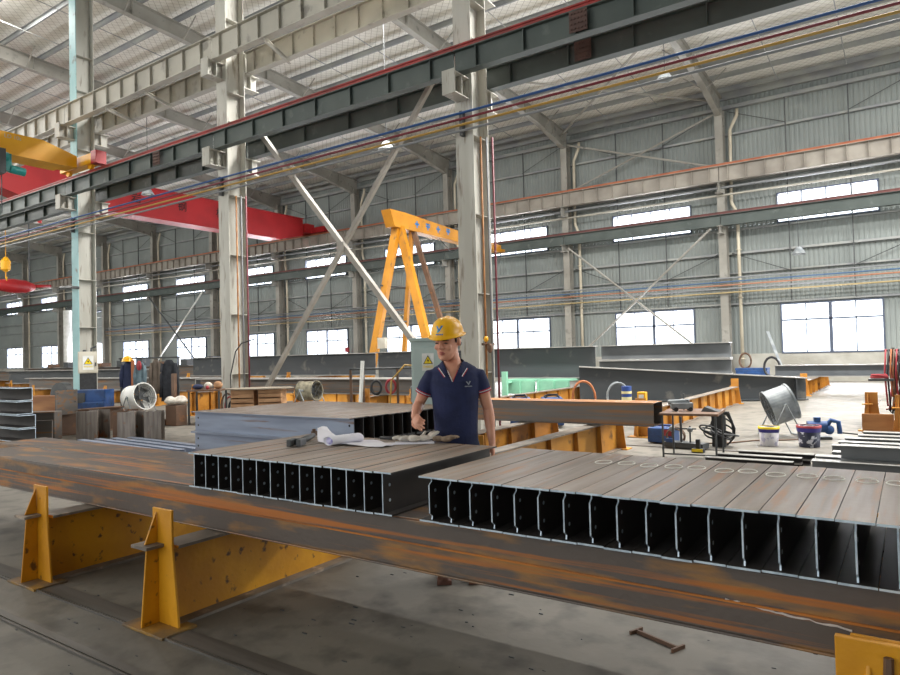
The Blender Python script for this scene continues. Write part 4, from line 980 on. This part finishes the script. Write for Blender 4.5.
e = E('hard_hat', 'yellow hard hat hanging on top of the rack', 'helmet', (-16.95, 9.65, 1.62))
b = BM(); lathe(b, [(.155, 0), (.155, .01)]+[(.135*math.cos(k/8*math.pi/2), .01+.14*math.sin(k/8*math.pi/2)) for k in range(9)], seg=20); O('shell', b, m_helm, e, smooth=True)
# rusty post, orange stands, sack, tool table
b = BM(); box(b, -.06, .06, -.04, .04, 0, 1.28); o = O('steel_post', b, m_brown, loc=(-15.5, 10.05, 0)); T(o, 'rusty upright post right of the hanging coats', 'post')
for i, (x, y) in enumerate(((-17.2, 11.8), (-16.4, 12.0), (-15.7, 12.2))): yt(x, y, 1.5, .68, 'orange trestle standing behind the rusty post, %s of three' % ('left', 'middle', 'right')[i], stiff=2, posts=(1, 0))
e = E('tool_bench', 'steel work bench with clothes and tools left of the middle column', 'bench', (-14.75, 10.5, 0), R(34))
b = BM(); box(b, -.42, .42, -.3, .3, .82, .86); O('bench_top', b, m_brown, e)
for sx in (-.38, .38):
    for sy in (-.26, .26): b = BM(); box(b, sx-.02, sx+.02, sy-.02, sy+.02, 0, .82); O('leg', b, m_dgrey, e)
for i, (u, v, rx, rz, m, lab) in enumerate(((-.25, 0, .15, .07, m_cloth_n, 'navy bundle at left on the work bench'), (.0, .05, .12, .09, m_glove, 'white rag bundle in the middle of the bench'), (.05, -.15, .05, .05, m_hose_r, 'small red bundle at the front of the bench'), (.25, .05, .13, .1, m_wood, 'tan bundle at the right of the bench'))):
    c, s = math.cos(R(34)), math.sin(R(34)); b = BM(); ell(b, (0, 0, rz), rx, rx*.8, rz); T(O('cloth_bundle', b, m, loc=(-14.75+u*c-v*s, 10.5+u*s+v*c, .86), smooth=True), lab, 'bundle')
b = BM(); ell(b, (0, 0, .08), .3, .18, .09); ell(b, (.12, 0, .12), .15, .13, .1); ell(b, (-.15, 0, .1), .12, .11, .11); o = O('sack', b, m_glove, loc=(-15.12, 9.85, .52), smooth=True); o.rotation_euler = (0, 0, R(34)); m = o.modifiers.new('r', 'REMESH'); m.mode = 'VOXEL'; m.voxel_size = .03; T(o, 'pale tarpaulin bundle slumped on a low block before the work bench', 'tarpaulin')
plinth(-15.12, 9.85, .5, .45, .3, 'dark low block under the pale tarpaulin bundle')
# crate table
e = E('sheet_table', 'thin round-edged board laid over wooden crates left of worker', 'table', (-13.3, 11.4-.45, 0), R(34))
b = BM(); lathe(b, [(.8, .86), (.8, .885)], seg=28); o = O('board', b, M('grey_board', '8f8474', '7c7264', 3, .8), e); o.scale = (1.05, .6, 1)
for i, u in enumerate((-.35, .32)):
    c, s = math.cos(R(34)), math.sin(R(34))
    x = E('wooden_crate', 'open wooden crate under the board, %s one' % ('left', 'right')[i], 'crate', (-13.3+u*c, 10.95+u*s, 0), R(34), 'wooden crates')
    b = BM()
    for z in (.3, .42, .54, .66, .76): box(b, -.28, .28, -.26, -.24, z, z+.09); box(b, -.28, .28, .24, .26, z, z+.09)
    for sx in (-.28, .26): box(b, sx, sx+.02, -.24, .24, .3, .855); 
    O('slats', b, m_wood, x)
    b = BM(); box(b, -.28, .28, -.24, .24, 0, .3); O('base', b, m_wood, x)
b = BM(); tube(b, [(-14.4, 10.95, .2), (-14.35, 10.9, 1.2), (-14.2, 10.95, 1.8), (-13.9, 10.9, 2.0), (-13.5, 11.0, 2.1)], .015, 6)
T(O('loose_cable', b, m_black, smooth=True), 'thin black cable arching up beside the middle column', 'cable')
for k, m in enumerate((m_black, m_hose_r, m_brown)):
    coil('hose_coil', (-14.68+.03*k, 11.2-.11*k, .32+.05*k), R(5), .16+.03*k, 3, .018, m, '%s hose coil hung at the foot of the middle column' % ('black', 'red', 'brown')[k], up=True)
# conduits on the columns
for k, (dx, m, c) in enumerate(((.3, m_orange_rust, 'rusty orange'), (.38, m_pgrey, 'grey'), (.46, m_pred, 'dark red'))):
    for q in (0, 1):
        b = BM(); tube(b, [(CX[q]+dx-.05, 11.52+.1*k, 6.0), (CX[q]+dx-.05, 11.52+.1*k, .0)], .022, 8); T(O('riser_pipe', b, m, smooth=True), '%s riser pipe on the side of the %s hall column' % (c, ('nearest', 'middle')[q]), 'pipe')
e = E('valve_group', 'brass valves on the column right behind the worker', 'valves', (CX[0]+.02, 11.6, 0))
b = BM(); box(b, .2, .24, -.2, .25, 1.75, 1.8); ell(b, (.33, -.1, 1.7), .06, .06, .1); bar(b, (.2, -.1, 1.77), (.33, -.1, 1.77), .02, 6); O('valve', b, m_brown, e)
b = BM(); ell(b, (.28, -.16, 1.88), .05, .05, .06); O('valve', b, m_yelc, e)
# frame with gas bottles left of the worker
e = E('pipe_stand', 'rusty pipe frame left of the worker behind rear joists', 'frame', (-9.1, 10.72, 0), R(34))
b = BM(); bar(b, (-.7, 0, 1.33), (.68, 0, 1.33), .022, 8); O('top_rail', b, m_dgrey, e)
for x in (-.68, -.42, .3, .66): b = BM(); box(b, x-.025, x+.025, -.025, .025, 0, 1.31); O('upright', b, m_brown, e)
b = BM(); prism(b, Rc(.07, .05), (-9.40, 10.3, .0), (-9.37, 10.42, 1.5)); T(O('white_post', b, m_white), 'pale blue-white post leaning before the pipe frame', 'post')
for i, (x, y, m, l) in enumerate(((-9.05, 10.55, m_dgrey, 'dark'), (-8.95, 10.9, m_hose_r, 'red'))):
    coil('hose_coil', (x, y-.12, .95), R(40), .1, 4, .022, (m_black, m_hose_r)[i], '%s hose hanging on the pipe frame left of the worker' % l, up=True)
e = E('hanging_lantern', 'grey metal box resting behind the pipe frame', 'box', (-8.55, 11.35, 0), R(34)); b = BM(); box(b, -.25, .25, -.15, .15, .6, .95); O('body', b, m_galv, e, bevel=.03); b = BM(); box(b, -.2, .2, -.1, .1, 0, .6); O('support', b, m_dgrey, e)
b = BM(); tube(b, [(-8.85, 10.55, .0), (-8.7, 10.5, 1.1), (-8.5, 10.7, 1.4), (-8.3, 10.9, 1.36)], .02, 6); T(O('cable', b, m_pyel, smooth=True), 'yellowish hose bent over the pipe frame near cabinet', 'hose')
# long girders in rows behind
rows = [(-34, -21.2, 14.6, .50, .98, m_gird2), (-20.9, -9.6, 14.6, .50, .95, m_gird2), (-36, -22, 16.4, .50, .92, m_gird), (-21.7, -10.2, 16.3, .50, .9, m_gird2),
        (-46, -31, 18.6, .5, 1.25, m_gird), (-58, -44, 22, .5, 1.2, m_gird2), (-62, -36, 26.5, .5, 1.3, m_gird2)]
labs = ['long brown-grey girder on orange trestles between left and middle columns', 'long brown-grey girder on orange trestles behind the crate table', 'second long girder behind the coat rack', 'second long girder behind the pipe frame, left of the worker',
        'dark long girder behind the left column', 'long girder far left below the distant windows', 'farthest long girder near the far wall at left']
for (x0, x1, y, z0, z1, m), l in zip(rows, labs): girder('long_girder', x0, x1, y, z0, z1, l, m, .45)
for i, x in enumerate((-32, -26, -22.5, -19, -15.2, -12.4, -10.8)): yt(x, 13.9, 3.3, HT, 'orange trestle under the long girder rows, %s from the left' % ORD[i], stiff=3)
for i, x in enumerate((-44, -34)): yt(x, 17.9, 1.5, HT, 'orange trestle under the dark long girder at left, %s' % ('left', 'right')[i], stiff=2)
for i, x in enumerate((-56, -46)): yt(x, 21.2, 1.6, HT, 'orange trestle under the far-left girder, %s' % ('left', 'right')[i], stiff=2)
for i, x in enumerate((-60, -48, -38)): yt(x, 25.7, 1.6, HT, 'orange trestle under the farthest girder, %s from the left' % ORD[i], stiff=2)
for i in range(9):
    b = BM(); box(b, -.35, .35, -.3, .3, 0, .3+.12*(i % 3)); T(O('steel_offcut', b, (m_brown, m_dgrey, m_gird)[i % 3], loc=(-57.5+2.6*i, 26.5, 1.3)), 'small offcut standing on the farthest girder, %s from the left' % ORD[i], 'offcut', 'offcuts on the farthest girder')
# white vertical duct far left
b = BM(); lathe(b, [(.36, 0), (.36, 6.6)], (-65.1, 31.3, 0), seg=24); T(O('round_duct', b, m_white, smooth=True), 'thick white round duct standing at the far wall, left of left column', 'duct')
b = BM(); box(b, -.15, .15, 0, .1, 0, .3); T(O('fire_alarm_box', b, m_hose_r, loc=(-30.6, 32.4, 1.9)), 'small red box on the wall right of a lower window', 'box')
# ================================================================== THE WORKER
P = E('person', 'worker in yellow hard hat and navy polo shirt looking down at the drawings', 'person', (-2.75, 3.99, 0), R(34.6))
def realize(bm, name, mats, parent, vox, smooth_it=2):
    me = bpy.data.meshes.new('tmp'); bm.to_mesh(me); bm.free(); o = bpy.data.objects.new('tmp', me); C.objects.link(o)
    m = o.modifiers.new('r', 'REMESH'); m.mode = 'VOXEL'; m.voxel_size = vox; m.use_smooth_shade = True
    s = o.modifiers.new('s', 'SMOOTH'); s.iterations = smooth_it; s.factor = .5
    dg = bpy.context.evaluated_depsgraph_get(); me2 = bpy.data.meshes.new_from_object(o.evaluated_get(dg))
    bpy.data.objects.remove(o); me2.name = name; me2.materials.clear()
    for mt in (mats if isinstance(mats, list) else [mats]): me2.materials.append(mt)
    for p in me2.polygons: p.use_smooth = True
    r = bpy.data.objects.new(name, me2); C.objects.link(r); r.parent = parent; return r
def rings(bm, secs, seg=28, mtx=None):
    # secs: (z, cx, cy, half width, half depth)
    rs = []
    for z, cx_, cy_, hw, hd in secs:
        row = []
        for k in range(seg):
            a = 2*math.pi*k/seg; c_, s_ = math.cos(a), math.sin(a)
            p = Vector((cx_+hw*math.copysign(abs(c_)**.9, c_), cy_+hd*math.copysign(abs(s_)**.9, s_), z))
            row.append(bm.verts.new(mtx @ p if mtx else p))
        rs.append(row)
    for A, B in zip(rs, rs[1:]):
        for k in range(seg): bm.faces.new((A[k], A[(k+1) % seg], B[(k+1) % seg], B[k]))
    bm.faces.new(rs[0][::-1]); bm.faces.new(rs[-1])
CXB = .03
# head frame: origin at chin height under the skull
HM = Matrix.Translation((-.012, -.015, 1.553)) @ Euler((R(14), 0, 0)).to_matrix().to_4x4()
HM = Matrix.Translation((-.008, -.02, 1.565)) @ Matrix.Rotation(R(-26), 4, 'Z') @ Matrix.Rotation(R(11), 4, 'X') @ Matrix.Rotation(R(2), 4, 'Y')
sc = 1.12
def hp(x, y, z): return HM @ Vector((x*sc, y*sc, z*sc))
body = BM()
hs = [(-.002, -.068, -.03, .02), (.008, -.086, -.01, .034), (.022, -.094, .01, .045), (.045, -.096, .04, .055), (.07, -.094, .07, .061), (.095, -.092, .085, .066), (.12, -.094, .095, .070), (.14, -.096, .1, .073), (.165, -.094, .102, .075), (.19, -.084, .098, .073), (.215, -.062, .08, .062), (.232, -.03, .05, .04), (.238, -.01, .03, .02)]
rings(body, [(z*sc, 0, (yf+yb)/2*sc, hw*sc, (yb-yf)/2*sc) for z, yf, yb, hw in hs], mtx=HM)
tube(body, [hp(0, -.09, .138), hp(0, -.104, .115), hp(0, -.117, .094), hp(0, -.100, .084)], [.008*sc, .010*sc, .013*sc, .009*sc], 10)
for s in (-1, 1):
    ell(body, hp(s*.012, -.103, .090), .009, .010, .008)
    ell(body, hp(s*.076, .012, .112), .011, .02, .033, HM.to_3x3())
    ell(body, hp(s*.038, -.074, .090), .024, .014, .022)
    ell(body, hp(s*.033, -.087, .145), .026, .010, .009)
ell(body, hp(0, -.094, .060), .024, .012, .012); ell(body, hp(0, -.088, .02), .022, .014, .014)
ell(body, hp(0, -.0, .05), .052, .06, .05)
# neck, torso, hips, legs
tube(body, [(CXB, .03, 1.44), (.02, .022, 1.53), (.008, .012, 1.58), (.0, .01, 1.66)], [.075, .062, .056, .054], 20)
rings(body, [(.93, CXB, 0, .15, .1), (1.05, CXB, 0, .148, .098), (1.26, CXB, 0, .16, .105), (1.39, CXB, 0, .178, .105), (1.46, CXB, .005, .175, .085), (1.50, CXB, .01, .13, .07), (1.53, CXB, .015, .08, .055)])
rings(body, [(.80, CXB, 0, .13, .1), (.88, CXB, 0, .165, .11), (.98, CXB, 0, .155, .1)])
for s in (-1, 1):
    tube(body, [(CXB+s*.09, 0, .9), (CXB+s*.1, -.005, .5), (CXB+s*.105, .02, .14), (CXB+s*.105, .02, .06)], [.088, .06, .042, .04], 16)
    ell(body, (CXB+s*.11, -.05, .05), .045, .12, .045)
# his right arm (image left), bent with hand forward
SR, ER, WR = Vector((-.138, .0, 1.452)), Vector((-.238, .03, 1.235)), Vector((-.258, -.195, 1.175))
SL, EL, WL = Vector((.198, .0, 1.452)), Vector((.268, .03, 1.19)), Vector((.285, -.03, .955))
for S_, E_, W_ in ((SR, ER, WR), (SL, EL, WL)):
    tube(body, [S_, S_.lerp(E_, .35), S_.lerp(E_, .8), E_], [.052, .05, .041, .038], 14)
    tube(body, [E_, E_.lerp(W_, .25), E_.lerp(W_, .7), W_], [.039, .041, .031, .025], 14)
def hand(W_, fwd, palm_n, curls, thumb_side, spread=.0):
    """fwd: wrist->knuckles, palm_n: direction the palm faces"""
    f = fwd.normalized(); n_ = (palm_n-f*palm_n.dot(f)).normalized(); s = f.cross(n_)*thumb_side
    k0 = W_+f*.085
    m = Matrix((s, f, n_)).transposed()
    ell(body, W_+f*.05, .038, .05, .016, m); tube(body, [W_, W_+f*.03], [.025, .024], 12)
    for i, (off, L, c) in enumerate(((.028, .07, curls[0]), (.009, .078, curls[1]), (-.010, .072, curls[2]), (-.028, .058, curls[3]))):
        p = k0+s*off-f*(.004*abs(i-1)); pts = [p-f*.02, p]; d = f.copy(); axis = f.cross(n_)
        for j, fr in enumerate((.45, .32, .23)):
            ang = c*(1.0, 1.1, .8)[j]
            d = (Matrix.Rotation(-ang, 3, n_.cross(f).normalized() * 1) @ d)
            p = p+d*L*fr; pts.append(p)
        tube(body, pts, [.010, .0105, .0095, .0085, .0065], 10)
    tb = W_+f*.025+s*.026
    pts = [tb, tb+s*.022+f*.018+n_*.012, tb+s*.022+f*.045+n_*.026, tb+s*.008+f*.064+n_*.036]
    tube(body, pts, [.014, .0125, .0105, .0075], 10)
hand(WR, Vector((.3, -.85, -.38)), Vector((.75, .1, -.6)), (.42, .75, .95, 1.05), -1)
hand(WL, Vector((.05, -.25, -1)), Vector((-1, 0, 0)), (.2, .25, .3, .35), 1)
bd = realize(body, 'body', m_skin, P, .0052, 2)
# face details
hr = HM.to_3x3()
b = BM()
for s in (-1, 1):
    ell(b, hp(s*.032, -.0915, .118), .014, .005, .0045, hr)
O('eye', b, M('eye_dark', '1c1512', rough=.2), P, smooth=True)
b = BM()
for s in (-1, 1): tube(b, [hp(s*.016, -.0955, .121), hp(s*.032, -.0965, .1245), hp(s*.048, -.088, .119)], [.002, .0028, .0018], 6)
O('eyelid', b, M('eyelid_skin', '96604c', rough=.5), P, smooth=True)
b = BM()
for s in (-1, 1): tube(b, [hp(s*.014, -.0975, .135), hp(s*.033, -.0985, .1405), hp(s*.053, -.086, .135)], [.003, .0042, .002], 6)
O('eyebrow', b, m_hair, P, smooth=True)
b = BM(); tube(b, [hp(-.022, -.0975, .057), hp(-.008, -.1045, .0625), hp(0, -.105, .061), hp(.008, -.1045, .0625), hp(.022, -.0975, .057)], [.002, .0046, .0045, .0046, .002], 8)
tube(b, [hp(-.02, -.0975, .053), hp(0, -.105, .0485), hp(.02, -.0975, .053)], [.002, .0058, .002], 8); O('lips', b, m_lips, P, smooth=True)
b = BM(); rings(b, [(z*sc, 0, ((-.05)+yb+.006)/2*sc, (hw+.006)*sc, (yb+.006+.05)/2*sc) for z, yf, yb, hw in hs[6:11]], mtx=HM)
for s in (-1, 1): tube(b, [hp(s*.071, -.03, .15), hp(s*.073, -.026, .125), hp(s*.070, -.02, .112)], [.010, .008, .004], 8)
tube(b, [hp(-.05, .075, .09), hp(0, .095, .08), hp(.05, .075, .09)], .02, 10); O('hair', b, m_hair, P, smooth=True)
# helmet
hb = BM(); HZ = .162
N_ = 40; rows_ = []
for k in range(12):
    a = k/11*math.pi/2
    row = []
    for j in range(N_):
        t = 2*math.pi*j/N_; rx, ry = .101, .122
        rr = math.cos(a)**.85 if k < 11 else .0001
        row.append(hb.verts.new(hp(rx*rr*math.cos(t), .004+ry*rr*math.sin(t), HZ+.112*math.sin(a)**.95)))
    rows_.append(row)
# brim
def brim(off, dz, rx, ry, pk):
    row = []
    for j in range(N_):
        t = 2*math.pi*j/N_; fr = max(0, -math.sin(t))**3*pk
        row.append(hb.verts.new(hp(rx*math.cos(t), .004+ry*math.sin(t)-fr, HZ+dz-fr*.25)))
    return row
b0 = brim(0, -.004, 0.116, .134, .022); b1 = brim(0, -.010, .116, .134, .022); inn = brim(0, -.008, .097, .118, 0)
seq = [inn, b1, b0]+rows_
for A, B in zip(seq, seq[1:]):
    for k in range(N_): hb.faces.new((A[k], A[(k+1) % N_], B[(k+1) % N_], B[k]))
hb.faces.new(rows_[-1])
hel = O('hard_hat', hb, m_helm, P, smooth=True)
hb = BM()
for off in (-.035, 0, .035):
    pts = []
    for k in range(13):
        a = R(38+k*8.5); pts.append(hp(off, .004-0.121*math.cos(a)*.98, HZ+.112*abs(math.sin(a))**.95 - (abs(off)*.35)))
    tube(hb, pts, [.002]+[.006]*11+[.002], 8)
O('ridge', hb, m_helm, hel, smooth=True)
def onhelm(x, z):   # point on the helmet shell front
    a = math.asin(min(1, max(0, (z-HZ)/.112))**(1/.95)); rr = math.cos(a)**.85
    c = max(-1, min(1, x/(.101*rr))); y = .004-.122*rr*math.sqrt(1-c*c)
    return hp(x*1.015, y*1.02, z)
def mark(pts, m, nm):
    b = BM(); P3 = [onhelm(x, z) for x, z in pts]; c = b.verts; vs = [c.new(p) for p in P3]; b.faces.new(vs)
    o = O(nm, b, m, hel); s = o.modifiers.new('s', 'SOLIDIFY'); s.thickness = .001; s.offset = 0
cz_ = .212
mark([(-.024, cz_+.018), (-.012, cz_+.018), (.0, cz_), (-.008, cz_-.008)], m_logo_b, 'logo_stroke')
mark([(.010, cz_+.020), (.024, cz_+.020), (.006, cz_-.012), (-.004, cz_-.02), (-.004, cz_-.006)], m_logo_b, 'logo_stroke')
mark([(-.012, cz_-.008), (-.004, cz_-.006), (-.004, cz_-.024), (-.013, cz_-.020)], m_logo_g, 'logo_stroke')
for i in range(5): mark([(-.02+.01*i, cz_-.028), (-.013+.01*i, cz_-.028), (-.013+.01*i, cz_-.036), (-.02+.01*i, cz_-.036)], m_logo_b, 'logo_letter')
# shirt
sh = BM()
rings(sh, [(.93, CXB, 0, .160, .118), (.98, CXB, 0, .158, .114), (1.08, CXB, 0, .158, .112), (1.2, CXB, 0, .164, .116), (1.32, CXB, 0, .174, .122), (1.41, CXB, 0, .186, .12), (1.465, CXB, .005, .186, .1), (1.505, CXB, .012, .150, .083), (1.535, CXB, .018, .098, .07), (1.552, CXB, .02, .075, .062)])
for S_, E_, q in ((SR, ER, .62), (SL, EL, .50)):
    e_ = S_.lerp(E_, q); tube(sh, [S_+Vector((-.03 if S_.x > 0 else .03, 0, -.01)), S_+Vector((0, 0, -.008)), S_.lerp(E_, q*.5), e_], [.055, .058, .062, .06], 18)
shirt = realize(sh, 'polo_shirt', m_shirt, P, .007, 8)
# neckline opening
me = shirt.data; bb = bmesh.new(); bb.from_mesh(me)
vz, vw = 1.40, .05
rm = []
for f in bb.faces:
    c = f.calc_center_median(); x = c.x-.012
    if c.y < .0 and c.z > vz and abs(x) < (c.z-vz)*vw/.10: rm.append(f)
    elif c.z > 1.54 : rm.append(f)
bmesh.ops.delete(bb, geom=rm, context='FACES'); bb.to_mesh(me); bb.free()
s = shirt.modifiers.new('s', 'SOLIDIFY'); s.thickness = .003; s.offset = -1
# chest skin below the collar
b = BM(); rings(b, [(1.358, .015, -.045, .045, .058), (1.428, .015, -.038, .06, .062), (1.488, .015, -.022, .07, .058), (1.528, .015, -.005, .065, .052), (1.558, .012, .008, .058, .048)], seg=24)
ck_ = O('neck_base', b, m_skin, P, smooth=True)
# collar flaps
b = BM()
for s in (-1, 1):
    A = Vector((.015+s*.012, -.118, 1.433)); 
    pts_in = [Vector((.015+s*.022, -.112, 1.463)), Vector((.02+s*.062, -.062, 1.526)), Vector((.02+s*.078, .005, 1.558)), Vector((.02+s*.05, .065, 1.568)), Vector((.02, .082, 1.570))]
    pts_out = [Vector((.02+s*.066, -.118, 1.436)), Vector((.02+s*.098, -.075, 1.483)), Vector((.02+s*.118, -.0, 1.510)), Vector((.02+s*.085, .07, 1.526)), Vector((.02, .095, 1.530))]
    for i in range(4):
        vs = [b.verts.new(p) for p in (pts_in[i], pts_in[i+1], pts_out[i+1], pts_out[i])]; b.faces.new(vs)
bmesh.ops.remove_doubles(b, verts=b.verts[:], dist=.0005)
col = O('collar', b, m_shirt, P, smooth=True); so = col.modifiers.new('s', 'SOLIDIFY'); so.thickness = .006; so.offset = 1; sb = col.modifiers.new('b', 'SUBSURF'); sb.levels = 1; sb.render_levels = 1
for s in (-1, 1):
    for d, m, nm in ((0, m_trim_r, 'red_piping'), (.006, m_trim_w, 'white_piping')):
        b = BM(); tube(b, [Vector((.02+s*(.066-d), -.124, 1.437+d*.4)), Vector((.02+s*(.099-d), -.082, 1.485+d*.5)), Vector((.02+s*(.119-d), -.008, 1.514+d*.5))], .0022, 6); O(nm, b, m, col)
    b = BM(); tube(b, [Vector((.014+s*.002, -.123, 1.403)), Vector((.014+s*.014, -.118, 1.433)), Vector((.015+s*.036, -.098, 1.483))], .002, 6); O('placket_piping', b, (m_trim_w, m_trim_r)[s > 0], shirt)
# sleeve hems
for S_, E_, q in ((SR, ER, .62), (SL, EL, .50)):
    c0 = S_.lerp(E_, q); d = (E_-S_).normalized(); u = d.orthogonal().normalized(); v = d.cross(u)
    for off, m, nm in ((.000, m_trim_r, 'red_piping'), (-.010, m_trim_w, 'white_piping'), (-.018, m_trim_r, 'red_piping')):
        b = BM(); tube(b, [c0+d*off+(u*math.cos(a)+v*math.sin(a))*.0605 for a in [k*math.pi/14 for k in range(28)]], .0032 if nm[0] == 'r' else .0028, 6, closed=True); O(nm, b, m, shirt, smooth=True)
# chest mark
b = BM(); X0, Z0 = .125, 1.39
def cy(x, z): return -.123*math.sqrt(max(.02, 1-((x-CXB)/.19)**2))-.006
for pl in ([(-.018, .012), (-.010, .012), (.004, -.006), (-.002, -.010)], [(.008, .014), (.018, .014), (.002, -.014), (-.003, -.012)]):
    P3 = [Vector((X0+x, cy(X0+x, 0), Z0+z)) for x, z in pl]; b.faces.new([b.verts.new(p) for p in P3])
for i in range(6):
    x = X0-.026+i*.009; b.faces.new([b.verts.new((xx, cy(xx, 0), zz)) for xx, zz in ((x, Z0-.026), (x+.006, Z0-.026), (x+.006, Z0-.019), (x, Z0-.019))])
o = O('chest_logo', b, m_logo_s, shirt); so = o.modifiers.new('s', 'SOLIDIFY'); so.thickness = .002; so.offset = 0
# trousers and boots
tr = BM(); rings(tr, [(.78, CXB, 0, .165, .122), (.85, CXB, 0, .182, .128), (.93, CXB, 0, .172, .118), (1.0, CXB, 0, .154, .108)])
for s in (-1, 1): tube(tr, [(CXB+s*.085, 0, .84), (CXB+s*.1, -.005, .5), (CXB+s*.105, .02, .12)], [.1, .08, .066], 18)
realize(tr, 'trousers', m_cloth_n, P, .012)
for s in (-1, 1):
    b = BM(); ell(b, (CXB+s*.11, -.055, .05), .055, .14, .05); tube(b, [(CXB+s*.105, .02, .05), (CXB+s*.105, .02, .14)], .06, 14); box(b, CXB+s*.11-.05, CXB+s*.11+.05, -.18, .08, 0, .03); realize(b, 'boot', M('brown_leather', '6a4332', '54352a', 12, .6), P, .01)
